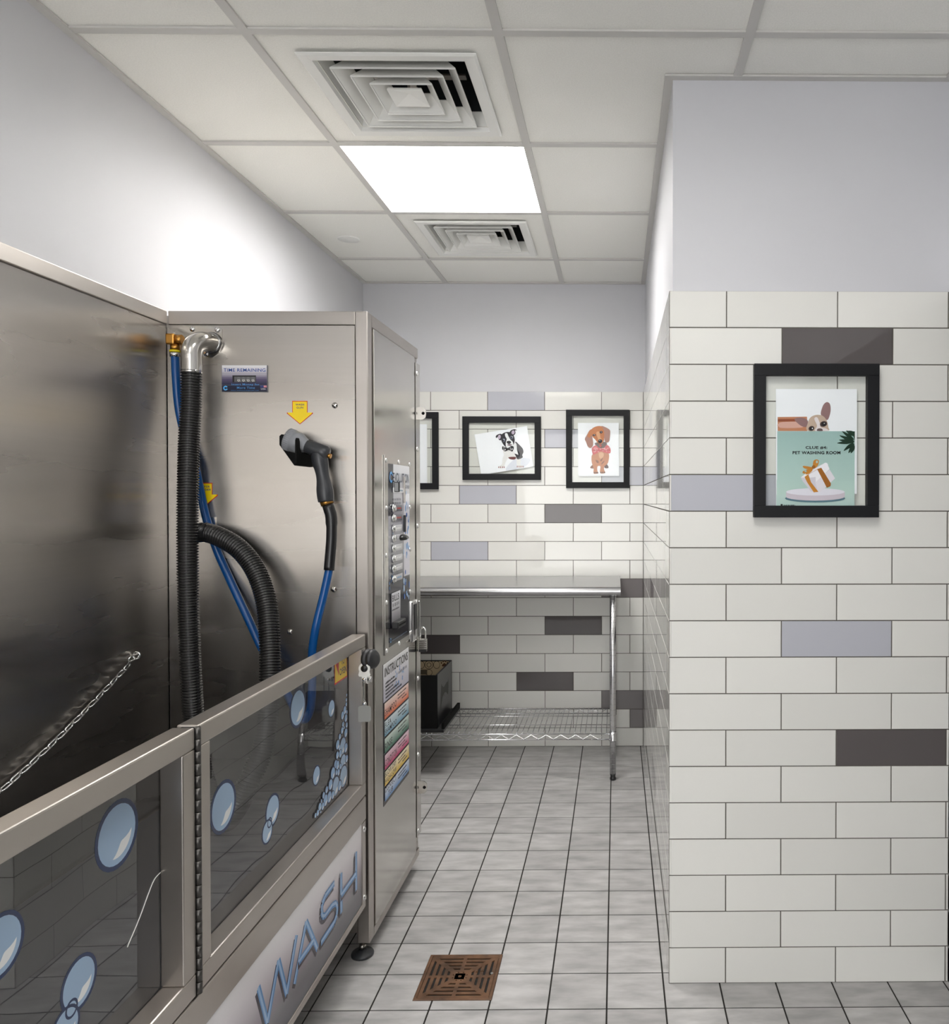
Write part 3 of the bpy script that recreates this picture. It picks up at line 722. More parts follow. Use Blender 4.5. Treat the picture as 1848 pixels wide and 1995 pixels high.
ws = thing('wash_hose', 'blue wash hose with a grey spray gun hung in the black holder', 'hose', (-.95, 2.15, .46))
bp_ = [(-1.217,2.2,1.712),(-1.214,2.2,1.642),(-1.212,2.21,1.559),(-1.197,2.219,1.474),(-1.175,2.222,1.402),(-1.166,2.228,1.345),(-1.150,2.231,1.259),(-1.124,2.232,1.176),(-1.098,2.230,1.117),(-1.06,2.218,1.046),(-1.018,2.205,.97),(-.981,2.195,.9),(-.938,2.20,.82),(-.893,2.195,.735),(-.864,2.19,.702),(-.844,2.185,.735),(-.835,2.175,.81),(-.829,2.16,.894),(-.816,2.155,.968),(-.801,2.17,1.05),(-.788,2.18,1.126),(-.787,2.182,1.15)]
b = MB(); b.sweep(catmull(bp_, .008), .0108, hose_b, 16); b.build('hose', ws)
b = MB(); b.sweep(catmull([(-.789, 2.179, 1.118), (-.784, 2.185, 1.204), (-.786, 2.19, 1.262), (-.790, 2.19, 1.28), (-.795, 2.19, 1.297)], .01), lambda i: .0142 if i < 13 else .0158, black_p, 18); b.build('sleeve', ws)
b = MB(); g0, g1 = V((-.7965, 2.19, 1.298)), V((-.8005, 2.19, 1.309)); b.cyl(g0, g1, .0185, brass, 8); b.build('brass_collar', ws)
b = MB()
hp = catmull([(-.8005, 2.19, 1.306), (-.803, 2.19, 1.335), (-.807, 2.19, 1.365), (-.811, 2.19, 1.39), (-.815, 2.19, 1.412), (-.8185, 2.19, 1.432), (-.820, 2.19, 1.446)], .004)
def hr(i):
    t = i/(len(hp)-1)
    return .0205-.0015*t+.0022*math.sin(t*9.5) - (.006 if t > .95 else 0)
b.sweep(hp, hr, gun_g, 20); gr = b.build('handle', ws)
b = MB(); A = V((-.796, 2.19, 1.438)); B = V((-.852, 2.19, 1.459)); d = (B-A).normalized()
b.lathe(A-d*.004, d, [(0, .001), (.001, .014), (.006, .0205), (.022, .0205), (.045, .0195), (.066, .018), (.070, .017), (.0701, .001)], gun_g, 24); b.build('barrel', ws)
b = MB(); b.lathe(B-d*.004, d, [(0, .016), (.006, .0185), (.014, .022), (.026, .0285), (.042, .030), (.0425, .0292), (.0435, .0292), (.044, .0305), (.060, .0305), (.062, .029), (.0625, .020), (.060, .0195), (.060, .0001)], gun_l, 36)
for k in range(36):
    t = 2*PI*k/36; u = d.orthogonal().normalized(); v = d.cross(u); n = u*math.cos(t)+v*math.sin(t)
    p = B+d*.042+n*.0302; b.cyl(p, p+d*.015, .0013, gun_l, 6)
b.build('spray_head', ws)
b = MB(); b.cyl((-.797, 2.19, 1.434), (-.786, 2.19, 1.431), .0065, brass, 8); b.build('flow_knob', ws)
b = MB(); b.sweep(catmull([(-.842, 2.19, 1.447), (-.838, 2.19, 1.434), (-.836, 2.19, 1.42), (-.831, 2.19, 1.405)], .005), .0048, gun_g, 10); b.build('trigger', ws)
b = MB(); b.box((-1.236, 2.185, 1.738), (-1.212, 2.215, 1.768), brass, bev=.004); b.cyl((-1.2165, 2.2, 1.739), (-1.2165, 2.2, 1.724), .0125, brass, 8); b.cyl((-1.213, 2.2, 1.753), (-1.196, 2.2, 1.753), .0135, brass, 6); b.cyl((-1.224, 2.214, 1.753), (-1.224, 2.245, 1.753), .009, brass, 12)
b.build('brass_elbow', ws)
b = MB(); b.cyl((-1.217, 2.2, 1.7235), (-1.217, 2.2, 1.7185), .0140, yellow_m, 20); b.build('yellow_ring', ws)
b = MB(); b.cyl((-1.217, 2.2, 1.7183), (-1.217, 2.2, 1.705), .0135, chrome, 20); b.build('crimp_ring', ws)

# ---- tether chain along the back panel
ch = thing('tether_chain', 'steel chain stretched along the back panel from an eye bolt', 'chain', (XB+.02, 1.8, .80))
A = V((XB+.014, 2.066, .901)); B = V((XB+.014, 1.28, .640))
def chain_at(t): return A.lerp(B, t)+V((0, 0, -.03*math.sin(PI*t)))
def link(c, d, flat, ln=.037, wdt=.0195, r=.0021):
    d = d.normalized(); s1 = V((1, 0, 0)); s2 = d.cross(s1).normalized()
    n = (s2*.92+s1*.38).normalized() if flat else (s1+s2*.25).normalized()
    P = []; a = ln/2-wdt/2; h = wdt/2-r
    for k in range(9): t = -PI/2+PI*k/8; P.append(c+d*(a+h*math.cos(t))+n*h*math.sin(t))
    for k in range(9): t = PI/2+PI*k/8; P.append(c+d*(-a+h*math.cos(t))+n*h*math.sin(t))
    return P
n = 30; Ltot = sum((chain_at((k+1)/60)-chain_at(k/60)).length for k in range(60)); pit = .0285
k = 0; s_ = .0
b = MB(); c0 = chain_at(.012); dd = chain_at(.03)-chain_at(0)
b.sweep(link(c0+V((0, .004, .006)), dd+V((0, .01, .01)), True, .05, .020, .0023), .0023, chrome, 8, True); b.build('snap_hook', ch)
s_ = .036
while s_ < Ltot-.02:
    t = s_/Ltot; b = MB(); dd = chain_at(min(1, t+.01))-chain_at(max(0, t-.01))
    b.sweep(link(chain_at(t), dd, k % 2 == 0), .0021, chrome, 8, True); b.build('chain_link', ch); k += 1; s_ += pit

# ---- badge reel and tag on the latch knob
br = thing('badge_reel', 'white plastic pull clip with a grey tag hanging from the black latch knob', 'badge reel', (-.688, 2.17, .704))
yb = 2.164
b = MB()
def arc(cx, cz, r, a0, a1, n=10): return [(cx+r*math.cos(a0+(a1-a0)*i/n), cz+r*math.sin(a0+(a1-a0)*i/n)) for i in range(n+1)]
cx, cz = -.689, .850
o = arc(cx, cz, .0155, -.5, 1.05)+arc(cx, cz, .0095, 1.05, -PI-1.05, 16)[0:17]+arc(cx, cz, .0155, PI-1.05, PI+.5)
o += [(cx-.0165, cz-.018), (cx-.014, cz-.022), (cx-.007, cz-.0225), (cx-.006, cz-.034), (cx+.006, cz-.034), (cx+.007, cz-.0225), (cx+.014, cz-.022), (cx+.0165, cz-.018)]
b.prism([(x, yb, z) for x, z in o], (0, .0025, 0), white_m); b.build('clip_plate', br)
b = MB(); b.lathe((cx, yb+.012, cz), (0, -1, 0), [(0, .009), (.013, .0095), (.016, .008), (.0165, .0001)], black_p, 24); b.build('post', br)
b = MB(); b.dome((cx, yb+.0005, cz-.030), (0, -1, 0), .006, chrome, .006); b.sweep(catmull([(cx, yb-.002, cz-.034), (cx-.0015, yb-.002, cz-.05), (cx-.001, yb-.001, cz-.07), (cx-.002, yb-.001, cz-.084), (cx+.004, yb, cz-.092)], .004), .0012, chrome, 8); b.dome((cx, yb+.0005, cz-.096), (0, -1, 0), .0055, chrome, .005); b.build('strap_wire', br)
b = MB(); tz = cz-.126
tp = [(-.005, .030), (.005, .030), (.006, .024), (.015, .022), (.0175, .018), (.0175, -.016), (.014, -.020), (-.014, -.020), (-.0175, -.016), (-.0175, .018), (-.015, .022), (-.006, .024)]
b.prism([(cx+x, yb, tz+z) for x, z in tp], (0, .002, 0), mat('tag_grey', col(150, 150, 146), .45)); b.build('tag', br)

# ---- padlock
pk = thing('padlock', 'small laminated padlock hanging from the cabinet latch', 'padlock', (XF+.025, 2.765, .776))
px_, py_ = XF+.0225, 2.772
b = MB()
for k in range(5): b.box((px_-.0135, py_-.009, .786+k*.0072), (px_+.0135, py_+.009, .7925+k*.0072), steel_s, bev=.0009)
b.cyl((px_-.009, py_, .79), (px_-.009, py_, .822), .003, steel_s, 8)
b.build('body', pk)
b = MB(); b.box((px_-.0135, py_-.009, .777), (px_+.0135, py_+.009, .7855), black_p, bev=.0015); b.build('bumper', pk)
b = MB(); sh = [(px_-.009, py_, .815), (px_-.009, py_, .845)]+[(px_+.0-.009*math.cos(PI*k/8), py_, .850+.012*math.sin(PI*k/8)) for k in range(9)]+[(px_+.009, py_, .845), (px_+.009, py_, .815)]
b.sweep(sh, .0028, chrome, 10); b.build('shackle', pk)

# ================================================================== TABLE WITH WIRE SHELF
tb = thing('work_table', 'stainless steel work table with a wire undershelf against the tiled back wall', 'table', (-.6, 3.89, 0))
TX0, TX1, TY0, TY1, TZ = -1.24, .0195, 3.632, 4.155, .903
b = MB()
prof = [(TY1, TZ-.022), (TY1, TZ)]
prof = [(TY1, TZ), (TY0+.035, TZ)]+[(TY0+.026-.026*math.sin(PI*k/12)*1.0, TZ-.021+.021*math.cos(PI*k/12)) for k in range(13)]+[(TY0+.04, TZ-.042), (TY0+.04, TZ-.030), (TY1, TZ-.030)]
b.prism([(TX0, y, z) for y, z in prof], (TX1-TX0, 0, 0), galv)
for f in b.bm.faces:
    if abs(f.normal.x) < .5 and len(f.verts) == 4: f.smooth = False
b.build('tabletop', tb)
legs = [(-.0165, 3.6726), (-1.20, 3.6726), (-.0165, 4.115), (-1.20, 4.115)]
for x, y in legs:
    b = MB(); b.cyl((x, y, .03), (x, y, TZ-.031), .0145, wire_m, 20)
    for k in range(32):
        z = .05+k*.0254
        b.sweep([(x, y, z-.0012), (x, y, z), (x, y, z+.0012)], lambda i: (.0145, .0149, .0145)[i], galv, 16)
    lg = b.build('leg', tb)
    b = MB(); b.lathe((x, y, 0), (0, 0, 1), [(0, .014), (.010, .0145), (.014, .012), (.02, .012), (.03, .0145), (.0301, .001)], black_p, 18); b.build('foot', lg)
    b = MB(); b.lathe((x, y, .182), (0, 0, 1), [(0, .0168), (.003, .0185), (.006, .0172), (.043, .0166), (.0431, .001)], wire_m, 20); b.build('collar', lg)
b = MB(); SX0, SX1, SY0, SY1, SZ = -1.19, -.028, 3.672, 4.115, .2165
k = 0; x = SX0+.012
while x < SX1:
    b.sweep([(x, SY0+.001, SZ+.002), (x, SY1, SZ+.002)], .0018, wire_m, 6); x += .0246
for y in (SY0, SY0+.15, SY0+.30, SY1):
    b.sweep([(SX0, y, SZ-.002), (SX1, y, SZ-.002)], .0029 if y in (SY0, SY1) else .0024, wire_m, 8)
b.build('wire_deck', tb)
for y in (SY0, SY1):
    b = MB(); b.sweep([(SX0, y, SZ-.0275), (SX1, y, SZ-.0275)], .0029, wire_m, 8)
    zz = []; x = SX0; i = 0
    while x < SX1: zz.append((x, y-.001, SZ-.005 if i % 2 else SZ-.0255)); x += .0345; i += 1
    b.sweep(zz, .0016, wire_m, 6); b.build('shelf_rail', tb)
for x in (SX0, SX1):
    b = MB(); b.sweep([(x, SY0, SZ-.0275), (x, SY1, SZ-.0275)], .0029, wire_m, 8); b.sweep([(x, SY0, SZ-.002), (x, SY1, SZ-.002)], .0029, wire_m, 8)
    zz = []; y = SY0; i = 0
    while y < SY1: zz.append((x, y, SZ-.005 if i % 2 else SZ-.0255)); y += .0345; i += 1
    b.sweep(zz, .0016, wire_m, 6); b.build('shelf_rail', tb)

# ---- black bin with paw print lining on the shelf
bn = thing('pet_bin', 'black bin with paw print lining and a cat cutout, on the wire shelf', 'bin', (-1.0, 3.86, .2205))
BX0, BX1, BY0, BY1, BZ0, BZ1 = -1.16, -.8385, 3.70, 4.03, .2345, .483
b = MB(); th = .008
b.box((BX0, BY0, BZ0), (BX1, BY0+th, BZ1), matte_black); b.box((BX0, BY1-th, BZ0), (BX1, BY1, BZ1+.004), matte_black)
b.box((BX0, BY0+th, BZ0), (BX0+th, BY1-th, BZ1+.002), matte_black); b.box((BX0+th, BY0+th, BZ0), (BX1-th, BY1-th, BZ0+th), matte_black)
b.box((BX1-th, BY0+th, BZ0), (BX1, BY1-th, BZ1+.002), mat('bin_side', (.016, .016, .018, 1), .28))
b.build('box', bn)
b = MB(); pl = Plane(b, (BX0+th, BY1-th-.0004, BZ0+th), (1, 0, 0), (0, 0, 1), (0, -1, 0), print_m); W_, H_ = BX1-BX0-2*th, BZ1-BZ0-th
pl.rect(0, 0, W_, H_, col(196, 176, 142))
def paw(x, y, s):
    c = col(84, 54, 30)
    pl.poly([(x-s, y-.3*s), (x-.45*s, y+.45*s), (x, y+.7*s), (x+.45*s, y+.45*s), (x+s, y-.3*s), (x+.5*s, y-.7*s), (x, y-.5*s), (x-.5*s, y-.7*s)], c, s*.25)
    for a, e in ((-1.15, .75), (-.45, 1.35), (.45, 1.35), (1.15, .75)): pl.ell(x+a*s, y+e*s, .30*s, .42*s, c, 14, -a*.25)
g = .078; ink = col(22, 18, 16)
for i in range(6):
    for j in range(5):
        x, y = W_-.028-i*g, H_-.018-j*g
        if x > 0 and y > 0:
            if (i+j) % 2 == 0: paw(x, y, .013)
            else:
                for rr in (.011, .021): pl.ring(x, y, rr, .0024, ink, n=20)
            if x+g/2+.02 < W_ and y > .03: pl.ring(x+g/2, y, .016, .002, ink, n=18, sy=1.2)
            if y-g/2 > .02: pl.ring(x, y-g/2, .016, .002, ink, n=18)
pl.rect(W_-.19, H_-.066, W_-.115, H_-.042, col(96, 86, 68))
b.build('paw_print_lining', bn)
b = MB(); pl = Plane(b, (BX1, BY0, BZ0), (0, 1, 0), (0, 0, 1), (1, 0, 0), print_m)
cat = [(.075, .055), (.085, .085), (.115, .120), (.155, .130), (.19, .125), (.235, .10), (.245, .115), (.25, .155), (.245, .185), (.235, .165), (.21, .17), (.175, .165), (.14, .16), (.105, .175), (.09, .19), (.08, .165), (.07, .13), (.068, .09)]
pl.poly(cat, col(10, 9, 8)); 
for k in range(14): pl.ring(.09+random.random()*.10, .12+random.random()*.04, .008, .0015, col(50, 42, 24), n=10)
b.build('cat_cutout', bn)
b = MB(); b.box((BX0-.02, BY0-.022, .2205), (BX1+.035, BY1+.03, .2342), black_p, bev=.002); b.box((BX1+.022, BY0-.01, .2342), (BX1+.035, BY1+.03, .262), matte_black); b.build('base_tray', bn)

# ================================================================== FRAMED PICTURES
def picture(name, label, x0, x1, z0, z1, yw, fw, depth, gap=.004):
    """open-glass frame: border, glass; yw = wall face; returns thing, plane factory"""
    t = thing(name, label, 'picture', ((x0+x1)/2, yw, z0), 'black framed pictures on the tiled walls')
    yf = yw-depth
    b = MB()
    for a, c in (((x0, z1-fw), (x1, z1)), ((x0, z0), (x1, z0+fw)), ((x0, z0+fw), (x0+fw, z1-fw)), ((x1-fw, z0+fw), (x1, z1-fw))):
        b.box((a[0], yf, a[1]), (c[0], yw-gap, c[1]), frame_b, bev=.0008)
    b.build('frame_border', t)
    b = MB(); b.box((x0+fw-.002, yf+.006, z0+fw-.002), (x1-fw+.002, yf+.008, z1-fw+.002), frameglass); b.build('glass_pane', t)
    return t, yf+.0095
def sheet(t, pts, y, c=col(236, 240, 245)):
    b = MB(); b.prism([(x, y, z) for x, z in pts], (0, .0008, 0), print_m, c)
    return b
class Pix:
    """trace coordinates (x right, y down) scaled to metres on the sheet plane"""
    def __init__(s, pl, ox, oz, k): s.pl, s.ox, s.oz, s.k = pl, ox, oz, k
    def m(s, x, y): return (s.ox+x*s.k, s.oz-y*s.k)
    def poly(s, pts, c, sm=14): s.pl.poly([s.m(*p) for p in pts], c, sm*s.k if sm else None)
    def ell(s, x, y, rx, ry, c, rot=0): s.pl.ell(*s.m(x, y), rx*s.k, ry*s.k, c, 20, -rot)
    def line(s, pts, w, c): s.pl.line([s.m(*p) for p in pts], w*s.k, c)
# ---- black and white puppy
t, yp = picture('framed_puppy_print', 'landscape black frame with a tilted print of a black and white puppy', -.806, -.396, 1.408, 1.7407, YB, .0325, .020)
k = .002681/11.2; ox, oz = -.806-5*.002681, 1.7407+6*.002681
M = lambda x, y: (ox+x*k, oz-y*k)
b = sheet(t, [M(455, 1318), M(620, 1324), M(1605, 1160), M(1465, 275), M(315, 462)], yp, col(246, 247, 252))
px = Pix(Plane(b, (0, yp, 0), (1, 0, 0), (0, 0, 1), (0, -1, 0), print_m, .00006), ox, oz, k)
bk, wt, pk_ = col(44, 40, 48), col(240, 240, 242), col(196, 180, 200)
px.poly([(1000, 1240), (1390, 1180), (1530, 1040), (1480, 980), (1200, 1000)], col(226, 228, 238))
px.poly([(1210, 620), (1300, 690), (1370, 770), (1385, 850), (1360, 910), (1370, 960), (1300, 1000), (1250, 990), (1190, 880), (1200, 760)], bk)
px.poly([(1160, 640), (1230, 660), (1245, 800), (1270, 910), (1180, 870), (1120, 800)], wt)
px.poly([(940, 830), (1050, 800), (1180, 840), (1230, 960), (1320, 1000), (1320, 1120), (1390, 1150), (1360, 1190), (1260, 1190), (1240, 1120), (1230, 1010), (1190, 960), (1070, 960), (1000, 1060), (970, 1140), (960, 1180), (900, 1205), (830, 1190), (840, 1160), (915, 1110), (930, 980), (960, 900)], col(232, 230, 230))
px.poly([(1060, 960), (1200, 950), (1225, 980), (1180, 1010), (1090, 1000)], col(110, 60, 60), 10)
px.poly([(1190, 880), (1270, 910), (1310, 990), (1250, 1000), (1220, 930)], bk)
for x in (845, 885, 930, 965): px.ell(x, 1178, 9, 20, col(150, 80, 84))
for x in (1250, 1290, 1330, 1375): px.ell(x, 1165, 9, 20, col(150, 80, 84))
px.poly([(790, 540), (785, 490), (860, 448), (915, 465), (900, 580), (850, 575), (820, 520)], bk)
px.poly([(1085, 410), (1130, 360), (1200, 345), (1245, 370), (1205, 372), (1212, 430), (1175, 480), (1110, 460)], bk)
px.ell(858, 515, 32, 48, pk_, .2); px.ell(1160, 415, 34, 45, pk_, .2)
px.poly([(900, 480), (960, 425), (1060, 405), (1130, 440), (1180, 500), (1195, 590), (1170, 680), (1100, 735), (1010, 740), (940, 670), (900, 580)], bk)
px.poly([(985, 440), (1030, 435), (1060, 500), (1100, 570), (1150, 620), (1160, 690), (1090, 735), (1010, 735), (1000, 640), (1020, 560), (990, 500)], wt)
px.ell(955, 585, 30, 38, col(120, 128, 150)); px.ell(1128, 525, 34, 36, col(120, 128, 150)); px.ell(945, 590, 20, 26, col(30, 30, 40)); px.ell(1125, 528, 20, 24, col(30, 30, 40))
px.ell(960, 572, 9, 10, wt); px.ell(1140, 512, 9, 10, wt)
px.poly([(1020, 615), (1070, 600), (1110, 615), (1110, 650), (1070, 670), (1030, 650)], col(24, 22, 26), 8)
px.poly([(1030, 690), (1080, 670), (1140, 690), (1090, 710)], col(120, 100, 110), 10)
px.poly([(930, 720), (1000, 740), (1050, 760), (1110, 715), (1170, 725), (1170, 790), (1140, 835), (1060, 800), (990, 830), (930, 800), (920, 760)], col(16, 16, 20))
for k_ in range(22):
    x, y = random.choice([(960, 770), (1130, 770)]); px.ell(x+random.uniform(-36, 36), y+random.uniform(-36, 40), 7, 7, wt)
b.build('print', t)
# ---- brown dachshund
t, yp = picture('framed_dachshund_print', 'upright black frame with a print of a brown dachshund in a red bow tie', -.264, .0694, 1.365, 1.7762, YB, .0315, .020)
k = .002681/12.09; ox, oz = -.264-7*.002681, 1.7762+8.4*.002681
M = lambda x, y: (ox+x*k, oz-y*k)
b = sheet(t, [M(365, 410), M(372, 1672), M(1342, 1666), M(1332, 408)], yp, col(246, 247, 252))
px = Pix(Plane(b, (0, yp, 0), (1, 0, 0), (0, 0, 1), (0, -1, 0), print_m, .00006), ox, oz, k)
br1, br2, br3, er = col(192, 124, 82), col(216, 164, 124), col(132, 78, 48), col(174, 134, 122)
px.poly([(655, 1470), (690, 1420), (735, 1390), (760, 1480), (700, 1490)], br3, 10); px.poly([(1000, 1390), (1050, 1385), (1090, 1470), (1030, 1485), (990, 1460)], col(80, 44, 40), 10)
px.poly([(715, 1150), (900, 1070), (1090, 1130), (1085, 1330), (1040, 1400), (990, 1440), (985, 1520), (1015, 1590), (950, 1610), (895, 1600), (885, 1540), (895, 1440), (830, 1440), (825, 1540), (850, 1600), (790, 1615), (735, 1605), (735, 1480), (700, 1380), (685, 1260)], br1, 24)
px.poly([(860, 1130), (930, 1100), (980, 1160), (930, 1260), (870, 1220)], br2, 18)
px.poly([(780, 1290), (820, 1360), (860, 1350), (840, 1300)], br3, 10); px.poly([(920, 1370), (980, 1310), (990, 1330), (930, 1390)], br3, 10); px.poly([(890, 1310), (950, 1230), (930, 1310)], br3, 8)
for x in (755, 795, 830): px.ell(x, 1590, 14, 18, col(70, 34, 24))
for x in (910, 950, 990): px.ell(x, 1585, 14, 18, col(70, 34, 24))
px.poly([(780, 880), (1010, 860), (1050, 930), (990, 1010), (850, 1000), (790, 950)], col(84, 54, 40))
px.poly([(700, 1000), (790, 940), (860, 1000), (980, 1000), (1050, 930), (1130, 1010), (1125, 1130), (990, 1110), (900, 1085), (830, 1120), (730, 1165), (700, 1090)], col(206, 74, 78), 24)
for k_ in range(40): px.ell(random.uniform(715, 1110), random.uniform(1000, 1100), 8, 7, col(240, 200, 200))
px.line([(700, 1070), (880, 1050), (1130, 1055)], 12, col(170, 40, 46))
px.poly([(640, 590), (700, 570), (700, 700), (725, 870), (715, 960), (660, 1005), (600, 970), (560, 870), (530, 790), (580, 690)], er, 24)
px.poly([(650, 590), (690, 580), (690, 690), (640, 760), (590, 720)], br1, 20)
px.poly([(920, 490), (1010, 510), (1110, 570), (1130, 640), (1110, 830), (1060, 875), (1010, 860), (985, 760), (980, 620)], er, 24)
px.poly([(680, 580), (760, 510), (870, 485), (940, 510), (985, 620), (985, 760), (975, 840), (930, 900), (880, 905), (830, 880), (770, 800), (700, 720)], br1, 24)
px.poly([(800, 640), (870, 620), (900, 760), (930, 800), (860, 840), (830, 760)], br2, 20)
px.ell(748, 700, 36, 24, col(40, 34, 44), -.2); px.ell(915, 632, 36, 28, col(40, 34, 44), -.2); px.ell(752, 694, 9, 7, wt); px.ell(918, 626, 9, 7, wt)
px.ell(892, 845, 50, 46, col(36, 38, 48)); px.ell(880, 828, 18, 10, col(150, 156, 168))
px.poly([(870, 920), (910, 915), (930, 960), (900, 990)], col(190, 110, 100), 10)
b.build('print', t)
# ---- frame half hidden behind the cabinet
t, yp = picture('framed_pet_print', 'black picture frame half hidden behind the washing cabinet', -1.265, -.932, 1.359, 1.763, YB, .0325, .020)
b = sheet(t, [(-1.225, 1.385), (-1.225, 1.70), (-.992, 1.70), (-.992, 1.385)], yp, col(246, 247, 252))
pl = Plane(b, (0, yp, 0), (1, 0, 0), (0, 0, 1), (0, -1, 0), print_m)
pl.poly([(-1.19, 1.39), (-1.19, 1.56), (-1.15, 1.62), (-1.10, 1.62), (-1.06, 1.56), (-1.05, 1.39)], col(196, 150, 100), .02)
b.build('print', t)
# ---- clue poster on the near wall
t, yp = picture('framed_clue_poster', 'large black frame on the near tiled wall holding a green clue poster', .3667, .701, 1.2646, 1.6742, YF, .0315, .024)
k = .3343/(1711-1468.5)/5.541; ox, oz = .3667-(1468.5-1440)*.3343/242.5, 1.6742+28.5*.3343/242.5
M = lambda x, y: (ox+x*k, oz-y*k)
b = sheet(t, [M(397, 425), M(401, 1690), M(1246, 1690), M(1246, 1552), M(1273, 1552), M(1270, 425)], yp, col(246, 247, 252))
px = Pix(Plane(b, (0, yp, 0), (1, 0, 0), (0, 0, 1), (0, -1, 0), print_m, .00006), ox, oz, k)
px.poly([(416, 726), (732, 722), (735, 800), (735, 876), (416, 876)], col(196, 132, 98), 0)
px.poly([(416, 748), (700, 744), (690, 772), (416, 775)], col(150, 78, 48), 0); px.poly([(440, 785), (690, 780), (690, 835), (440, 840)], col(216, 170, 156), 30)
er2 = col(150, 116, 116)
px.poly([(598, 755), (620, 735), (690, 735), (740, 765), (735, 825), (690, 830), (640, 800)], er2, 12)
px.poly([(880, 690), (905, 600), (945, 565), (980, 590), (985, 670), (955, 755), (910, 730)], er2, 12)
px.poly([(742, 874), (740, 790), (770, 730), (830, 703), (900, 712), (945, 765), (962, 840), (958, 874)], col(200, 176, 158), 14)
px.poly([(810, 745), (840, 728), (870, 790), (880, 835), (940, 850), (958, 874), (820, 874), (840, 820)], col(232, 222, 224), 12)
px.ell(910, 800, 40, 30, col(74, 56, 54), -.3); px.ell(780, 848, 32, 26, col(74, 56, 54), -.3)
px.ell(912, 800, 22, 22, col(24, 22, 26)); px.ell(782, 850, 20, 20, col(24, 22, 26)); px.ell(918, 794, 6, 6, wt); px.ell(790, 848, 6, 8, wt)
px.poly([(840, 874), (850, 850), (890, 850), (900, 874)], col(110, 88, 88), 8)
pl = px.pl
x0, y0 = px.m(403, 1690); x1, y1 = px.m(1246, 878); ym1 = px.m(0, 1560)[1]; ym2 = px.m(0, 1400)[1]
pl.rect(x0, y0, x1, ym1, col(184, 208, 204), col(192, 214, 208)); pl.rect(x0+.001, ym1, x1, ym2, col(190, 214, 206), col(182, 208, 202)); pl.rect(x0+.002, ym2, x1, y1, col(182, 208, 202), col(160, 190, 187))
gd = col(22, 52, 36)
def leaf(x, y, a, ln, wd=20):
    c, s = math.cos(a), math.sin(a)
    px.poly([(x, y)]+[(x+c*ln*q-s*wd*w_, y+s*ln*q+c*wd*w_) for q, w_ in ((.3, .8), (.6, .8), (1, .05), (.6, -.8), (.3, -.8))], gd, 12)
for x, y, a, ln in ((1245, 990, 3.05, 190), (1235, 990, 3.25, 160), (1240, 985, 3.5, 170), (1240, 970, 3.75, 160), (1245, 930, 3.7, 110), (1245, 905, 3.5, 80), (1235, 1000, 2.45, 140), (1240, 1010, 2.1, 120), (1244, 1030, 2.0, 95)): leaf(x, y, a, ln)
pl.poly([px.m(1215, 880), px.m(1246, 880), px.m(1246, 980)], gd)
a = px.m(716, 1072); e = px.m(950, 1038); pl.text('CLUE #4:', a[0], a[1], e[0]-a[0], e[1]-a[1], col(20, 22, 26), .03)
a = px.m(576, 1126); e = px.m(1092, 1092); pl.text('PET WASHING ROOM', a[0], a[1], e[0]-a[0], e[1]-a[1], col(20, 22, 26), .03)
px.ell(820, 1600, 326, 44, col(86, 120, 134)); px.ell(822, 1582, 318, 42, col(206, 196, 206)); px.poly([(507, 1530), (1140, 1530), (1140, 1585), (507, 1585)], col(206, 196, 206), 0); px.ell(823, 1530, 317, 40, col(226, 224, 234))
w1, w2, w3, go, gd2 = col(240, 238, 244), col(214, 210, 220), col(226, 222, 230), col(200, 132, 46), col(160, 98, 26)
px.poly([(690, 1420), (820, 1425), (860, 1530), (775, 1525)], w2, 0); px.poly([(820, 1425), (975, 1290), (1035, 1385), (880, 1530), (850, 1535)], w3, 0)
px.poly([(665, 1375), (720, 1330), (930, 1215), (960, 1235), (825, 1370), (700, 1400)], w1, 0)
px.poly([(665, 1375), (745, 1380), (825, 1370), (825, 1425), (690, 1425)], w2, 0); px.poly([(825, 1370), (945, 1215), (975, 1285), (825, 1425)], w1, 0)
px.poly([(705, 1370), (745, 1340), (775, 1425), (855, 1530), (805, 1535), (735, 1430)], go, 0); px.poly([(840, 1285), (885, 1270), (990, 1440), (985, 1470), (945, 1485), (880, 1360)], gd2, 0)
px.poly([(705, 1370), (845, 1285), (885, 1270), (745, 1340)], go, 0)
for q in ([(800, 1270), (690, 1250), (700, 1275), (770, 1290)], [(790, 1275), (685, 1310), (700, 1335), (775, 1310)], [(795, 1265), (800, 1200), (830, 1182), (858, 1195), (850, 1240), (820, 1275)], [(770, 1290), (715, 1340), (750, 1335), (790, 1300)]): px.poly(q, go, 12)
px.ell(838, 1208, 11, 15, col(168, 196, 190)); px.ell(716, 1308, 12, 10, col(168, 196, 190)); px.ell(803, 1262, 20, 18, gd2)
a = px.m(448, 1683); e = px.m(470, 1661); pl.rect(a[0], a[1], e[0], e[1], col(40, 44, 46)); a = px.m(480, 1680); pl.scribble(a[0], a[1], 125*k, 14*k, col(70, 84, 84))
b.build('print', t)

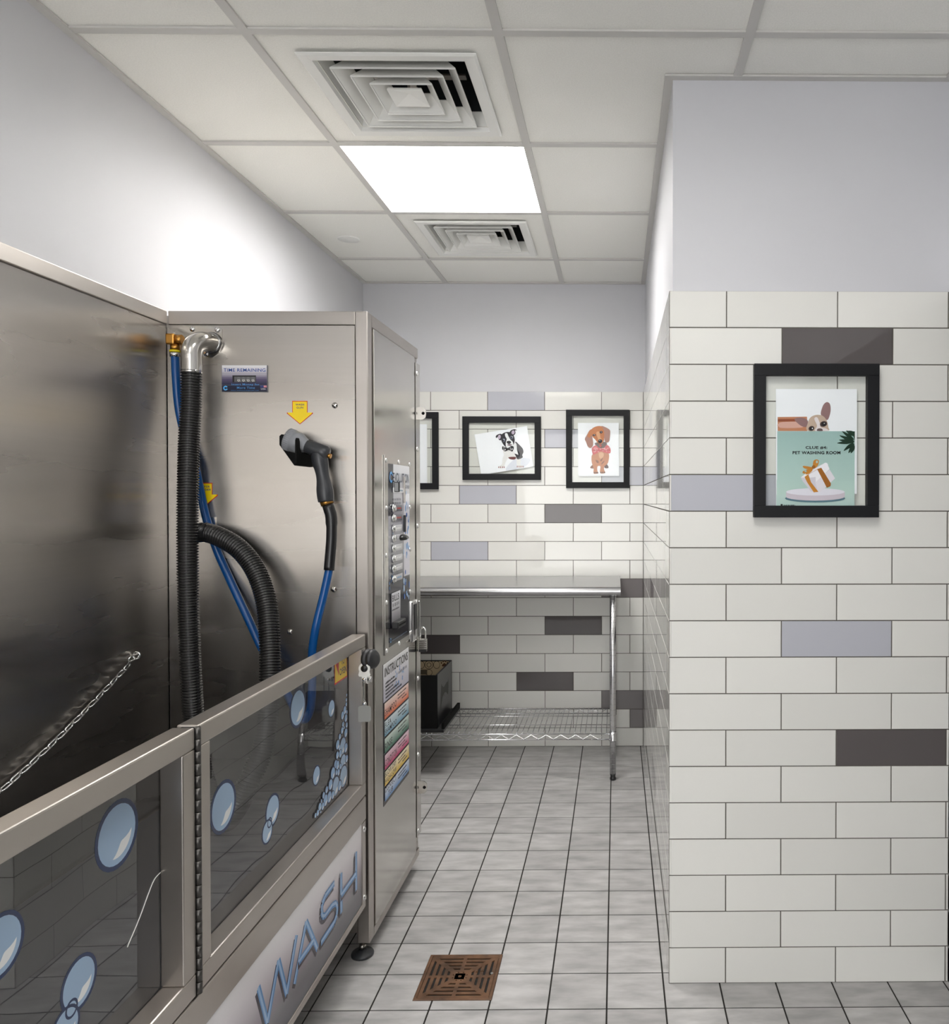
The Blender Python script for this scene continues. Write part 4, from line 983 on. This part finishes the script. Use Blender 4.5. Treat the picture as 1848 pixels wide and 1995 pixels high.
# ================================================================== FLOOR DRAIN
dr = thing('floor_drain', 'rusty square iron drain grate in the tile floor', 'drain', (-.43, 2.163, 0))
dx0, dx1, dy0, dy1 = -.5335, -.3275, 2.0605, 2.2655
b = MB(); fw = .008
for a, e in (((dx0, dy0), (dx1, dy0+fw)), ((dx0, dy1-fw), (dx1, dy1)), ((dx0, dy0+fw), (dx0+fw, dy1-fw)), ((dx1-fw, dy0+fw), (dx1, dy1-fw))): b.box((a[0], a[1], -.0015), (e[0], e[1], .002), rust, bev=.0006)
b.build('frame', dr)
b = MB(); cx, cy = (dx0+dx1)/2, (dy0+dy1)/2; R0 = (dx1-dx0)/2-fw-.001
bw, gp = .0095, .0066
r = R0; zt = .0012; zb = -.0012
while r > .012:
    ri = r-bw
    for a, e in (((-r, -r), (r, -ri)), ((-r, ri), (r, r)), ((-r, -ri), (-ri, ri)), ((ri, -ri), (r, ri))): b.box((cx+a[0], cy+a[1], zb), (cx+e[0], cy+e[1], zt), rust)
    r -= bw+gp
b.box((cx-.014, cy-.014, zb), (cx+.014, cy+.014, zt), rust)
for a in (0, PI/2, PI, 3*PI/2):
    c, s = math.cos(a), math.sin(a)
    b.prism([(cx+c*p-s*q, cy+s*p+c*q, zb) for p, q in ((.012, -.005), (R0, -.005), (R0, .005), (.012, .005))], (0, 0, zt-zb-.0001), rust)
for a in (PI/4, 3*PI/4, 5*PI/4, 7*PI/4):
    c, s = math.cos(a), math.sin(a)
    b.prism([(cx+c*p-s*q, cy+s*p+c*q, zb) for p, q in ((.012, -.007), (R0*1.38, -.007), (R0*1.38, .007), (.012, .007))], (0, 0, zt-zb-.0002), rust)
b.build('grate', dr)
b = MB(); b.box((dx0+.001, dy0+.001, -.0016), (dx1-.001, dy1-.001, -.0013), pit_shade); b.build('pit', dr)  # flat black sheet standing in for the shade down in the drain
b = MB(); b.cyl((dx1-.017, cy+.012, zt-.0005), (dx1-.017, cy+.012, zt+.0008), .0042, steel_s, 12); b.build('screw', dr)
